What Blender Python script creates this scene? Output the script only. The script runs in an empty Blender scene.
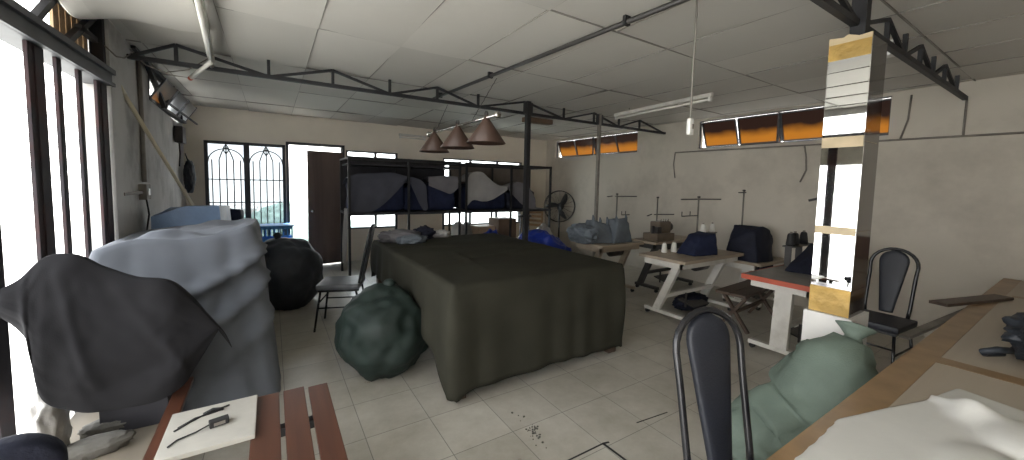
import bpy, bmesh, math, random
import numpy as np
from mathutils import Vector, Matrix, Euler, noise
PI = math.pi
R = math.radians
scene = bpy.context.scene
COL = scene.collection

# ------------------------------------------------------------------ materials
def new_mat(name):
    m = bpy.data.materials.new(name); m.use_nodes = True
    nt = m.node_tree; b = nt.nodes['Principled BSDF']
    return m, nt, b

def mat(name, col, rough=.6, metal=0., var=.15, scale=6., bump=0., bscale=60., spec=.5, detail=4., sheen=0., coat=0., dirt=None, dscale=1.2, damt=.5):
    """Principled surface whose colour wanders a little with noise; optional fine bump and blotches of dirt."""
    m, nt, b = new_mat(name); L = nt.links
    tc = nt.nodes.new('ShaderNodeTexCoord')
    n = nt.nodes.new('ShaderNodeTexNoise'); n.inputs['Scale'].default_value = scale; n.inputs['Detail'].default_value = detail
    L.new(tc.outputs['Object'], n.inputs['Vector'])
    r = nt.nodes.new('ShaderNodeValToRGB')
    c = Vector(col)
    r.color_ramp.elements[0].position = .3; r.color_ramp.elements[1].position = .7
    r.color_ramp.elements[0].color = (*(c*(1-var)), 1); r.color_ramp.elements[1].color = (*[min(1, x*(1+var)) for x in c], 1)
    L.new(n.outputs['Fac'], r.inputs['Fac'])
    out = r.outputs['Color']
    if dirt:
        n2 = nt.nodes.new('ShaderNodeTexNoise'); n2.inputs['Scale'].default_value = dscale; n2.inputs['Detail'].default_value = 8
        n2.inputs['Roughness'].default_value = .65
        L.new(tc.outputs['Object'], n2.inputs['Vector'])
        r2 = nt.nodes.new('ShaderNodeValToRGB'); r2.color_ramp.elements[0].position = .48; r2.color_ramp.elements[1].position = .68
        r2.color_ramp.elements[0].color = (0, 0, 0, 1); r2.color_ramp.elements[1].color = (damt, damt, damt, 1)
        L.new(n2.outputs['Fac'], r2.inputs['Fac'])
        mx = nt.nodes.new('ShaderNodeMix'); mx.data_type = 'RGBA'
        L.new(r2.outputs['Color'], mx.inputs[0]); L.new(out, mx.inputs[6]); mx.inputs[7].default_value = (*dirt, 1)
        out = mx.outputs[2]
    L.new(out, b.inputs['Base Color'])
    b.inputs['Roughness'].default_value = rough; b.inputs['Metallic'].default_value = metal
    b.inputs['Specular IOR Level'].default_value = spec
    b.inputs['Sheen Weight'].default_value = sheen; b.inputs['Coat Weight'].default_value = coat
    if bump:
        nb = nt.nodes.new('ShaderNodeTexNoise'); nb.inputs['Scale'].default_value = bscale; nb.inputs['Detail'].default_value = 3
        L.new(tc.outputs['Object'], nb.inputs['Vector'])
        bp = nt.nodes.new('ShaderNodeBump'); bp.inputs['Strength'].default_value = bump; bp.inputs['Distance'].default_value = .01
        L.new(nb.outputs['Fac'], bp.inputs['Height']); L.new(bp.outputs['Normal'], b.inputs['Normal'])
    return m

def wood(name, col, dark, rough=.45, axis=1, scale=14., coat=0.):
    m, nt, b = new_mat(name); L = nt.links
    tc = nt.nodes.new('ShaderNodeTexCoord'); mp = nt.nodes.new('ShaderNodeMapping')
    s = [scale]*3; s[axis] = scale*.08; mp.inputs['Scale'].default_value = s
    n = nt.nodes.new('ShaderNodeTexNoise'); n.inputs['Scale'].default_value = 1.; n.inputs['Detail'].default_value = 6; n.inputs['Distortion'].default_value = .6
    L.new(tc.outputs['Object'], mp.inputs['Vector']); L.new(mp.outputs['Vector'], n.inputs['Vector'])
    r = nt.nodes.new('ShaderNodeValToRGB'); r.color_ramp.elements[0].position = .3; r.color_ramp.elements[1].position = .68
    r.color_ramp.elements[0].color = (*dark, 1); r.color_ramp.elements[1].color = (*col, 1)
    L.new(n.outputs['Fac'], r.inputs['Fac']); L.new(r.outputs['Color'], b.inputs['Base Color'])
    b.inputs['Roughness'].default_value = rough; b.inputs['Coat Weight'].default_value = coat
    return m

def floor_mat():
    m, nt, b = new_mat('floor_tiles'); L = nt.links
    tc = nt.nodes.new('ShaderNodeTexCoord'); mp = nt.nodes.new('ShaderNodeMapping')
    mp.inputs['Location'].default_value = (-1.65/.4, -1.5/.4, 0); mp.inputs['Scale'].default_value = (2.5, 2.5, 1)
    L.new(tc.outputs['Object'], mp.inputs['Vector'])
    br = nt.nodes.new('ShaderNodeTexBrick'); br.offset = 0; br.inputs['Scale'].default_value = 1
    br.inputs['Brick Width'].default_value = 1; br.inputs['Row Height'].default_value = 1; br.inputs['Mortar Size'].default_value = .007
    br.inputs['Mortar Smooth'].default_value = .3
    br.inputs['Color1'].default_value = (.47, .445, .385, 1); br.inputs['Color2'].default_value = (.54, .515, .45, 1); br.inputs['Mortar'].default_value = (.22, .21, .19, 1)
    L.new(mp.outputs['Vector'], br.inputs['Vector'])
    n = nt.nodes.new('ShaderNodeTexNoise'); n.inputs['Scale'].default_value = 2.2; n.inputs['Detail'].default_value = 9; n.inputs['Roughness'].default_value = .7
    L.new(tc.outputs['Object'], n.inputs['Vector'])
    r = nt.nodes.new('ShaderNodeValToRGB'); r.color_ramp.elements[0].position = .35; r.color_ramp.elements[1].position = .65
    r.color_ramp.elements[0].color = (.72, .7, .66, 1); r.color_ramp.elements[1].color = (1, 1, 1, 1)
    L.new(n.outputs['Fac'], r.inputs['Fac'])
    mx = nt.nodes.new('ShaderNodeMix'); mx.data_type = 'RGBA'; mx.blend_type = 'MULTIPLY'; mx.inputs[0].default_value = 1
    L.new(br.outputs['Color'], mx.inputs[6]); L.new(r.outputs['Color'], mx.inputs[7]); L.new(mx.outputs[2], b.inputs['Base Color'])
    rr = nt.nodes.new('ShaderNodeMapRange'); rr.inputs[3].default_value = .2; rr.inputs[4].default_value = .42
    L.new(n.outputs['Fac'], rr.inputs[0]); L.new(rr.outputs[0], b.inputs['Roughness'])
    bp = nt.nodes.new('ShaderNodeBump'); bp.inputs['Strength'].default_value = .25; bp.inputs['Distance'].default_value = .004; bp.invert = True
    L.new(br.outputs['Fac'], bp.inputs['Height']); L.new(bp.outputs['Normal'], b.inputs['Normal'])
    return m

def glass_film(name, col, rough):
    m, nt, b = new_mat(name)
    b.inputs['Base Color'].default_value = (*col, 1); b.inputs['Transmission Weight'].default_value = 1
    b.inputs['Roughness'].default_value = rough; b.inputs['IOR'].default_value = 1.25
    return m

def clear_glass(name='clear_glass', tint=(.93, .97, .98)):
    m, nt, b = new_mat(name); L = nt.links
    g = nt.nodes.new('ShaderNodeBsdfTransparent'); g.inputs['Color'].default_value = (*tint, 1)
    gl = nt.nodes.new('ShaderNodeBsdfGlossy'); gl.inputs['Roughness'].default_value = .02
    fr = nt.nodes.new('ShaderNodeFresnel'); fr.inputs['IOR'].default_value = 1.45
    mx = nt.nodes.new('ShaderNodeMixShader')
    L.new(fr.outputs[0], mx.inputs[0]); L.new(g.outputs[0], mx.inputs[1]); L.new(gl.outputs[0], mx.inputs[2])
    L.new(mx.outputs[0], nt.nodes['Material Output'].inputs['Surface'])
    return m

M = {}
M['floor'] = floor_mat()
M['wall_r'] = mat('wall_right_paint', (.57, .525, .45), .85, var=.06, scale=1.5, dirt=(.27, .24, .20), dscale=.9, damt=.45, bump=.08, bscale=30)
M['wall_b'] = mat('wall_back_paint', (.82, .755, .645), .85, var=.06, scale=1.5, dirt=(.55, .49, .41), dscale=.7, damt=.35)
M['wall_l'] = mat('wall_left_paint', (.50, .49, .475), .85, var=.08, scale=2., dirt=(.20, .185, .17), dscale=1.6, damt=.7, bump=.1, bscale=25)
M['ceil'] = mat('ceiling_board', (.60, .575, .53), .8, var=.05, scale=.8, dirt=(.46, .43, .39), dscale=.8, damt=.3)
def board_variation(m, sx_, sy_, ox, oy, lo):
    nt = m.node_tree; L = nt.links; b = nt.nodes['Principled BSDF']; src = b.inputs['Base Color'].links[0].from_socket
    tc = nt.nodes.new('ShaderNodeTexCoord'); mp = nt.nodes.new('ShaderNodeMapping'); mp.inputs['Location'].default_value = (-ox/sx_, -oy/sy_, 0); mp.inputs['Scale'].default_value = (1/sx_, 1/sy_, 1)
    fl = nt.nodes.new('ShaderNodeVectorMath'); fl.operation = 'FLOOR'; wn = nt.nodes.new('ShaderNodeTexWhiteNoise'); wn.noise_dimensions = '2D'
    L.new(tc.outputs['Object'], mp.inputs['Vector']); L.new(mp.outputs['Vector'], fl.inputs[0]); L.new(fl.outputs[0], wn.inputs['Vector'])
    r = nt.nodes.new('ShaderNodeMapRange'); r.inputs[3].default_value = lo; r.inputs[4].default_value = 1.; L.new(wn.outputs['Value'], r.inputs[0])
    mx = nt.nodes.new('ShaderNodeMix'); mx.data_type = 'RGBA'; mx.blend_type = 'MULTIPLY'; mx.inputs[0].default_value = 1
    L.new(src, mx.inputs[6]); L.new(r.outputs[0], mx.inputs[7]); L.new(mx.outputs[2], b.inputs['Base Color'])
board_variation(M['ceil'], .61, 1.22, -1.51, -1.64, .84)
M['tbar'] = mat('ceiling_joint', (.26, .245, .22), .7, var=.3, scale=3)
M['steel'] = mat('black_steel', (.013, .013, .015), .55, var=.25, bump=.1)
M['rust'] = mat('post_paint', (.035, .032, .036), .75, var=.3, scale=4, dirt=(.075, .03, .026), dscale=1.8, damt=.8, spec=.15)
M['frame_d'] = mat('window_frame_paint', (.06, .062, .068), .55, var=.2)
M['conduit'] = mat('grey_conduit', (.22, .2, .175), .7, var=.2, scale=9)
M['white_pl'] = mat('white_plastic', (.72, .71, .68), .4, var=.05)
M['white_mt'] = mat('white_lacquer', (.62, .6, .55), .45, var=.08, dirt=(.3, .27, .22), dscale=5, damt=.4)
M['dirty_white'] = mat('dusty_tube', (.7, .68, .63), .4, var=.08)
M['olive'] = mat('olive_table_cloth', (.033, .032, .0235), .85, var=.16, scale=3, bump=.08, bscale=220, spec=.12)
M['char'] = mat('charcoal_cloth', (.0145, .0142, .016), .9, var=.12, scale=4, bump=.06, bscale=200, spec=.2)
M['greyblue'] = mat('grey_blue_cloth', (.135, .148, .172), .8, var=.12, scale=3, bump=.06, bscale=200, spec=.25, sheen=.1)
M['sheet_grey'] = mat('grey_sheet', (.17, .165, .175), .85, var=.12, scale=4, bump=.2, bscale=120, spec=.2)
M['sheet_slate'] = mat('slate_sheet', (.075, .078, .098), .85, var=.12, scale=4, bump=.2, bscale=120, spec=.2)
M['sheet_light'] = mat('pale_sheet', (.34, .33, .32), .85, var=.08, scale=4, bump=.2, bscale=120, spec=.2)
M['navy'] = mat('navy_fabric', (.012, .017, .045), .75, var=.25, scale=8, bump=.3, bscale=60, spec=.3)
M['navy_d'] = mat('dark_navy_fabric', (.010, .012, .024), .75, var=.25, scale=8, bump=.3, bscale=60, spec=.3)
M['green_bag'] = mat('dark_green_plastic', (.017, .027, .023), .58, var=.25, scale=5, bump=.3, bscale=14, spec=.3)
M['black_bag'] = mat('blackish_plastic', (.022, .027, .035), .55, var=.25, scale=5, bump=.5, bscale=14, spec=.5)
M['sack'] = mat('sage_green_sack', (.135, .175, .145), .7, var=.14, scale=5, bump=.35, bscale=160, spec=.3)
M['slateblue'] = mat('slate_blue_cover', (.115, .135, .155), .75, var=.18, scale=6, bump=.3, bscale=60)
M['bluetarp'] = mat('blue_tarp', (.12, .19, .31), .5, var=.15, scale=5, bump=.2, bscale=40)
M['bluebag'] = mat('blue_plastic_sack', (.012, .035, .30), .35, var=.3, scale=5, bump=.4, bscale=20)
M['crate'] = mat('blue_crate_plastic', (.10, .33, .72), .4, var=.08)
M['vinyl'] = mat('dark_vinyl', (.011, .013, .020), .5, var=.15, bump=.15, bscale=150)
M['vinyl_g'] = mat('grey_vinyl', (.13, .14, .155), .35, var=.15, bump=.15, bscale=150)
M['blacktube'] = mat('black_lacquered_tube', (.012, .012, .014), .25, var=.1)
M['cocoa'] = mat('brown_lampshade', (.075, .042, .030), .5, var=.12)
M['chrome'] = mat('worn_chrome', (.62, .6, .56), .25, metal=1., var=.08)
M['door'] = wood('brown_door_veneer', (.15, .105, .088), (.10, .07, .06), .5, axis=2, scale=9)
M['slat'] = wood('red_brown_slat', (.098, .038, .021), (.058, .021, .012), .36, axis=1, scale=18, coat=.15)
M['benchd'] = wood('dark_bench_wood', (.085, .055, .037), (.05, .032, .022), .5, axis=0, scale=16)
M['ply'] = wood('grey_board', (.45, .39, .31), (.37, .315, .25), .42, axis=0, scale=7)
M['ply2'] = wood('beige_platform_board', (.24, .205, .155), (.17, .145, .11), .6, axis=1, scale=7)
M['tape'] = mat('brown_packing_tape', (.27, .17, .085), .35, var=.18, scale=9)
M['tabletop'] = wood('worn_table_top', (.40, .33, .25), (.31, .25, .185), .45, axis=0, scale=8)
M['greytop'] = mat('grey_laminate', (.19, .185, .175), .45, var=.12, scale=9)
M['redtrim'] = mat('red_edge_band', (.45, .085, .045), .45, var=.15)
M['pinewood'] = wood('pale_crate_wood', (.48, .33, .19), (.36, .23, .12), .6, axis=0, scale=16)
M['card'] = mat('cardboard', (.16, .105, .07), .8, var=.12)
M['cardl'] = mat('pale_cardboard', (.34, .24, .16), .8, var=.12)
M['rackboard'] = mat('dark_rack_board', (.026, .025, .030), .7, var=.2)
M['taupe'] = mat('taupe_board', (.12, .10, .085), .8, var=.15)
M['machine'] = mat('bronze_machine_enamel', (.15, .115, .082), .4, var=.2)
M['dkmetal'] = mat('dark_machine_steel', (.045, .042, .04), .45, var=.2)
M['standmt'] = mat('thread_stand_steel', (.16, .15, .13), .45, metal=.4, var=.2)
M['thread_w'] = mat('white_thread', (.72, .71, .66), .7, var=.06, bump=.3, bscale=180)
M['thread_k'] = mat('black_thread', (.02, .02, .022), .7, var=.2, bump=.3, bscale=180)
M['rubber'] = mat('black_rubber', (.018, .018, .018), .7, var=.2)
M['whitecloth'] = mat('white_cloth', (.66, .655, .62), .8, var=.04, scale=5, bump=.06, bscale=40, spec=.2)
M['wht_bag'] = mat('white_plastic_bag', (.46, .445, .42), .35, var=.06, bump=.4, bscale=25)
M['gold'] = mat('gold_tape', (.42, .27, .075), .38, var=.2, scale=12, bump=.6, bscale=22, metal=.35)
M['beige'] = mat('beige_tape', (.50, .40, .25), .45, var=.12, scale=10)
M['cream_pipe'] = mat('cream_pvc', (.66, .61, .46), .4, var=.08)
M['styro'] = mat('white_board', (.44, .42, .37), .6, var=.07, scale=8, dirt=(.35, .33, .3), dscale=6, damt=.3)
M['pvcgrey'] = mat('dirty_cloth_roll', (.12, .113, .098), .8, var=.3, scale=10, bump=.5, bscale=40)
M['brownwood'] = wood('panel_wood', (.16, .085, .048), (.10, .05, .03), .5, axis=2, scale=10)
M['ground'] = mat('outside_concrete', (.55, .55, .52), .9, var=.1, scale=.6)
M['leaf'] = mat('outside_leaves', (.27, .37, .33), .7, var=.4, scale=4)  # leaf green faded pale and bluish, outdoor haze put into the colour
M['eave'] = mat('eave_board', (.035, .026, .022), .8, var=.2)
M['housewall'] = mat('neighbour_wall', (.55, .53, .5), .9, var=.08)
M['amber'] = glass_film('amber_glass', (.36, .19, .055), .3)
def two_tone(m, zlo, zhi, low, high):
    nt = m.node_tree; L = nt.links; b = nt.nodes['Principled BSDF']
    tc = nt.nodes.new('ShaderNodeTexCoord'); sp = nt.nodes.new('ShaderNodeSeparateXYZ'); n = nt.nodes.new('ShaderNodeTexNoise'); n.inputs['Scale'].default_value = 3.5; n.inputs['Detail'].default_value = 5
    L.new(tc.outputs['Object'], sp.inputs[0]); L.new(tc.outputs['Object'], n.inputs['Vector'])
    ma = nt.nodes.new('ShaderNodeMath'); ma.operation = 'MULTIPLY_ADD'; ma.inputs[1].default_value = .16; L.new(n.outputs['Fac'], ma.inputs[0]); L.new(sp.outputs['Z'], ma.inputs[2])
    mr = nt.nodes.new('ShaderNodeMapRange'); mr.inputs[1].default_value = zlo+.08; mr.inputs[2].default_value = zhi+.08; L.new(ma.outputs[0], mr.inputs[0])
    mx = nt.nodes.new('ShaderNodeMix'); mx.data_type = 'RGBA'; L.new(mr.outputs[0], mx.inputs[0]); mx.inputs[6].default_value = (*low, 1); mx.inputs[7].default_value = (*high, 1)
    L.new(mx.outputs[2], b.inputs['Base Color'])
two_tone(M['amber'], .15, .27, (.066, .024, .0028), (.0036, .0018, .0013))   # brown sun film on the upper half of each pane
M['glass'] = clear_glass()
M['tint'] = clear_glass('sky_dimming_glass', (.43, .455, .47))  # glass tint added to hold down the bright sky behind the grille bars
mm, nt_, b_ = new_mat('mirror_glass')
b_.inputs['Base Color'].default_value = (.86, .87, .86, 1); b_.inputs['Metallic'].default_value = 1; b_.inputs['Roughness'].default_value = .02
M['mirror'] = mm
mm, nt_, b_ = new_mat('dark_mirror_glass')
b_.inputs['Base Color'].default_value = (.22, .21, .21, 1); b_.inputs['Metallic'].default_value = 1; b_.inputs['Roughness'].default_value = .08
M['mirror_d'] = mm
mm, nt_, b_ = new_mat('frosted_pane')
b_.inputs['Base Color'].default_value = (.9, .93, .95, 1); b_.inputs['Transmission Weight'].default_value = 1; b_.inputs['Roughness'].default_value = .3; b_.inputs['IOR'].default_value = 1.03
M['frost'] = mm

# ------------------------------------------------------------------ mesh helpers
class MB:
    def __init__(s): s.v = []; s.f = []; s.sm = []
    def add(s, vs, fs, smooth=False):
        o = len(s.v); s.v += [tuple(v) for v in vs]; s.f += [tuple(i+o for i in f) for f in fs]; s.sm += [smooth]*len(fs); return s
    def box(s, c, d, rot=None, bev=0.):
        bm = bmesh.new(); bmesh.ops.create_cube(bm, size=1)
        for v in bm.verts: v.co = Vector((v.co.x*d[0], v.co.y*d[1], v.co.z*d[2]))
        if bev: bmesh.ops.bevel(bm, geom=bm.edges[:], offset=min(bev, min(d)*.45), segments=2, affect='EDGES', profile=.7)
        mt = Matrix.Translation(c)
        if rot is not None: mt = mt @ (Euler(rot).to_matrix().to_4x4() if not isinstance(rot, Matrix) else rot.to_4x4())
        return s.bm(bm, mt, False)
    def bx(s, x0, x1, y0, y1, z0, z1, bev=0.):
        return s.box(((x0+x1)/2, (y0+y1)/2, (z0+z1)/2), (x1-x0, y1-y0, z1-z0), None, bev)
    def bm(s, bm, mt=None, smooth=False):
        bm.verts.index_update()
        vs = [(mt @ v.co) if mt else v.co.copy() for v in bm.verts]
        s.add(vs, [[v.index for v in f.verts] for f in bm.faces], smooth); bm.free(); return s
    def tube(s, pts, r, n=8, closed=False, flat=None):
        pts = [Vector(p) for p in pts]; N = len(pts); rs = r if isinstance(r, (list, tuple)) else [r]*N
        rings = []; up = None
        for i, p in enumerate(pts):
            if closed: t = (pts[(i+1) % N]-pts[i-1])
            else: t = pts[min(i+1, N-1)]-pts[max(i-1, 0)]
            t = t.normalized() if t.length > 1e-9 else Vector((0, 0, 1))
            if up is None:
                up = Vector((0, 0, 1)) if abs(t.z) < .9 else Vector((1, 0, 0))
            a = up - t*up.dot(t)
            if a.length < 1e-6: a = t.orthogonal()
            a.normalize(); b = t.cross(a); up = a
            rings.append([p + a*math.cos(2*PI*k/n)*rs[i] + b*math.sin(2*PI*k/n)*rs[i]*(flat or 1) for k in range(n)])
        vs = [v for rg in rings for v in rg]; fs = []
        for i in range(N if closed else N-1):
            j = (i+1) % N
            for k in range(n): fs.append((i*n+k, i*n+(k+1) % n, j*n+(k+1) % n, j*n+k))
        if not closed:
            fs.append(tuple(range(n))[::-1]); fs.append(tuple((N-1)*n+k for k in range(n)))
        return s.add(vs, fs, True)
    def cyl(s, a, b, r, r2=None, n=16): return s.tube([a, b], [r, r if r2 is None else r2], n)
    def bar(s, a, b, w, h=None):
        """a square bar between two points"""
        a = Vector(a); b = Vector(b); d = b-a; L = d.length; h = h or w
        q = d.to_track_quat('Z', 'Y').to_matrix()
        return s.box((a+b)/2, (w, h, L), q)
    def lathe(s, prof, c=(0, 0, 0), n=24, mt=None):
        vs = []; fs = []; c = Vector(c)
        for (r, z) in prof:
            for k in range(n):
                p = Vector((r*math.cos(2*PI*k/n), r*math.sin(2*PI*k/n), z))
                vs.append(c + (mt @ p if mt else p))
        for i in range(len(prof)-1):
            for k in range(n): fs.append((i*n+k, i*n+(k+1) % n, (i+1)*n+(k+1) % n, (i+1)*n+k))
        fs.append(tuple(range(n))[::-1]); fs.append(tuple((len(prof)-1)*n+k for k in range(n)))
        return s.add(vs, fs, True)
    def prism(s, poly, z0, z1):
        n = len(poly)
        vs = [(x, y, z0) for x, y in poly]+[(x, y, z1) for x, y in poly]
        fs = [tuple(range(n))[::-1], tuple(range(n, 2*n))]+[(k, (k+1) % n, n+(k+1) % n, n+k) for k in range(n)]
        return s.add(vs, fs)
    def grid(s, P):
        n, m = P.shape[:2]
        return s.add(P.reshape(-1, 3).tolist(), [(i*m+j, i*m+j+1, (i+1)*m+j+1, (i+1)*m+j) for i in range(n-1) for j in range(m-1)], True)
    def build(s, name, m, parent=None, loc=None, rz=0.):
        me = bpy.data.meshes.new(name); me.from_pydata(s.v, [], s.f); me.validate()
        bm = bmesh.new(); bm.from_mesh(me); bmesh.ops.recalc_face_normals(bm, faces=bm.faces[:]); bm.to_mesh(me); bm.free()
        if len(me.polygons) == len(s.sm): me.polygons.foreach_set('use_smooth', s.sm)
        me.materials.append(M[m] if isinstance(m, str) else m); me.update()
        o = bpy.data.objects.new(name, me); COL.objects.link(o)
        if parent: o.parent = parent
        if loc: o.location = loc
        o.rotation_euler.z = rz
        return o

def smooth_angle(o, ang=40):
    for p in o.data.polygons: p.use_smooth = True
    try: o.data.set_sharp_from_angle(angle=R(ang))
    except Exception: pass
    return o

def tag(o, label, cat, group=None, kind=None):
    o['label'] = label; o['category'] = cat
    if group: o['group'] = group
    if kind: o['kind'] = kind
    return o
def thing(name, label, cat, loc=(0, 0, 0), rz=0., group=None):
    o = bpy.data.objects.new(name, None); COL.objects.link(o); o.empty_display_size = .1
    o.location = loc; o.rotation_euler.z = rz
    return tag(o, label, cat, group)
def struct(name, mb, m, label=None, parent=None):
    o = mb.build(name, m, parent)
    if not parent: o['kind'] = 'structure'
    if label: o['label'] = label
    return o
def copy_tree(o, loc, rz, label, group=None):
    c = o.copy(); COL.objects.link(c); c.location = loc; c.rotation_euler.z = rz; c['label'] = label
    if group: c['group'] = group
    def kids(src, dst):
        for ch in [k for k in bpy.data.objects if k.parent == src]:
            d = ch.copy(); COL.objects.link(d); d.parent = dst; kids(ch, d)
    kids(o, c)
    return c
def mods(o, thick=None, sub=0):
    if thick:
        s = o.modifiers.new('thickness', 'SOLIDIFY'); s.thickness = thick; s.offset = 0
    if sub:
        s = o.modifiers.new('smooth', 'SUBSURF'); s.levels = sub; s.render_levels = sub
    return o

# ------------------------------------------------------------------ cloth draping (position based)
def box_col(c, d, rz=0., marg=.012):
    c = np.array(c, float); h = np.array(d, float)/2+marg; cs, sn = math.cos(rz), math.sin(rz)
    def f(P):
        q = P-c; x = q[:, 0]*cs+q[:, 1]*sn; y = -q[:, 0]*sn+q[:, 1]*cs; L = np.stack([x, y, q[:, 2]], 1)
        e = np.abs(L)-h; ins = (e < 0).all(1)
        if not ins.any(): return ins
        k = np.where(ins)[0]; ax = np.argmax(e[k], 1)
        sg = np.sign(L[k, ax]); sg[sg == 0] = 1
        L[k, ax] = sg*h[ax]
        P[k, 0] = L[k, 0]*cs-L[k, 1]*sn+c[0]; P[k, 1] = L[k, 0]*sn+L[k, 1]*cs+c[1]; P[k, 2] = L[k, 2]+c[2]
        return ins
    return f
def ell_col(c, r, marg=.012):
    c = np.array(c, float); r = np.array(r, float)+marg
    def f(P):
        q = (P-c)/r; l = np.sqrt((q*q).sum(1)); ins = l < 1
        k = np.where(ins)[0]
        if len(k): P[k] = c+q[k]/np.maximum(l[k], 1e-6)[:, None]*r
        return ins
    return f
def floor_col(z=.006):
    def f(P):
        ins = P[:, 2] < z; P[ins, 2] = z; return ins
    return f
def drape(P0, cols, steps=110, iters=10, pins=(), seed=0, fric=.35, grav=9.8, damp=.97, bend=.25, jitter=.004):
    """Drop a rectangular sheet (n x m x 3 start points) over solid shapes."""
    n, m = P0.shape[:2]; rng = np.random.RandomState(seed)
    P = P0.reshape(-1, 3).astype(float).copy()
    idx = np.arange(n*m).reshape(n, m)
    rest0 = P.copy()
    P += rng.randn(*P.shape)*jitter
    batches = []
    def addb(a, b, k):
        a = a.ravel(); b = b.ravel()
        if len(a): batches.append((a, b, np.linalg.norm(rest0[a]-rest0[b], axis=1), k))
    for par in (0, 1):
        addb(idx[:, par:-1:2], idx[:, par+1::2][:, :idx[:, par:-1:2].shape[1]], 1.)
        addb(idx[par:-1:2, :], idx[par+1::2, :][:idx[par:-1:2, :].shape[0]], 1.)
        addb(idx[par:-1:2, :-1], idx[par+1::2, 1:][:idx[par:-1:2, :].shape[0]], .5)
        addb(idx[par:-1:2, 1:], idx[par+1::2, :-1][:idx[par:-1:2, :].shape[0]], .5)
    for par in range(4):
        a = idx[:, par:-2:4]; b = idx[:, par+2::4][:, :a.shape[1]]; addb(a, b, bend)
        a = idx[par:-2:4, :]; b = idx[par+2::4, :][:a.shape[0]]; addb(a, b, bend)
    pi = np.array([p[0]*m+p[1] for p in pins], int) if pins else None
    pp = np.array([p[2] for p in pins], float) if pins else None
    p_start = P[pi].copy() if pins else None
    prev = P.copy(); dt = 1/60.
    for s in range(steps):
        vel = (P-prev)*damp; sp = np.linalg.norm(vel, axis=1, keepdims=True); vel *= np.minimum(1, .05/np.maximum(sp, 1e-9))
        prev = P.copy(); P = P+vel; P[:, 2] -= grav*dt*dt
        a_ = min(1., (s+1)/(steps*.4))
        for it in range(iters):
            for (a, b, L, k) in batches:
                d = P[b]-P[a]; l = np.sqrt((d*d).sum(1)); w = (k*.5*(l-L)/np.maximum(l, 1e-9))[:, None]*d
                P[a] += w; P[b] -= w
            if pins: P[pi] = p_start+(pp-p_start)*a_
            if it % 3 == 2 or it == iters-1:
                for c in cols:
                    ins = c(P)
                    if it == iters-1 and ins.any(): prev[ins] += (P[ins]-prev[ins])*(1-fric)
    return P.reshape(n, m, 3)
def flat_sheet(c, w, h, rz, z, n, m):
    u = np.linspace(-w/2, w/2, n); v = np.linspace(-h/2, h/2, m); U, V = np.meshgrid(u, v, indexing='ij')
    cs, sn = math.cos(rz), math.sin(rz)
    return np.stack([c[0]+U*cs-V*sn, c[1]+U*sn+V*cs, np.full_like(U, z)], 2)
def cloth_obj(name, P, m, thick=.004, sub=1, parent=None):
    o = MB().grid(P).build(name, m, parent); return mods(o, thick, sub)

def hull(pts, seed=0, amp=.02, freq=4., cuts=2, relax=2):
    """a lumpy closed cover around a set of points"""
    bm = bmesh.new()
    for p in pts: bm.verts.new(p)
    r = bmesh.ops.convex_hull(bm, input=bm.verts[:])
    bmesh.ops.delete(bm, geom=[e for e in r['geom_interior'] if isinstance(e, bmesh.types.BMVert)], context='VERTS')
    bmesh.ops.triangulate(bm, faces=bm.faces[:])
    for _ in range(cuts):
        bmesh.ops.subdivide_edges(bm, edges=[e for e in bm.edges if e.calc_length() > .03], cuts=1, use_grid_fill=True)
        bmesh.ops.triangulate(bm, faces=bm.faces[:])
    zmin = min(v.co.z for v in bm.verts)
    for _ in range(relax): bmesh.ops.smooth_vert(bm, verts=bm.verts[:], factor=.5, use_axis_x=True, use_axis_y=True, use_axis_z=True)
    bm.normal_update()
    off = Vector((seed*7.3, seed*3.1, seed*1.7))
    for v in bm.verts:
        d = noise.noise(v.co*freq+off)+.5*noise.noise(v.co*freq*2.3+off); v.co += v.normal*amp*d
        v.co.z = max(v.co.z, zmin)
    low = min(v.co.z for v in bm.verts)
    for v in bm.verts: v.co.z -= low-zmin
    return MB().bm(bm, None, True)
def lump(c, r, seed=0, amp=.06, freq=3., flat=.0, sub=4, ridge=.0, nr=9, squash=None):
    """a soft bag: a ball with folds, its underside flattened at z = flat"""
    bm = bmesh.new(); bmesh.ops.create_icosphere(bm, subdivisions=sub, radius=1)
    off = Vector((seed*5.1, seed*2.7, seed*9.1)); c = Vector(c)
    for v in bm.verts:
        p = v.co.copy(); d = 1+amp*noise.noise(p*freq+off)+amp*.5*noise.noise(p*freq*2.4+off)
        if ridge:
            a = math.atan2(p.y, p.x); d += ridge*abs(math.sin(a*nr/2+2*noise.noise(p*1.5+off)))*max(0., .35+p.z*.65)
        q = Vector((p.x*r[0], p.y*r[1], p.z*r[2]))*d
        if squash: q = squash(q, p)
        q += c
        if q.z < flat+.02: q.z = flat+max(0, (q.z-flat))*.1
        v.co = q
    low = min(v.co.z for v in bm.verts)
    if low > flat:
        for v in bm.verts: v.co.z -= low-flat
    return MB().bm(bm, None, True)

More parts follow.
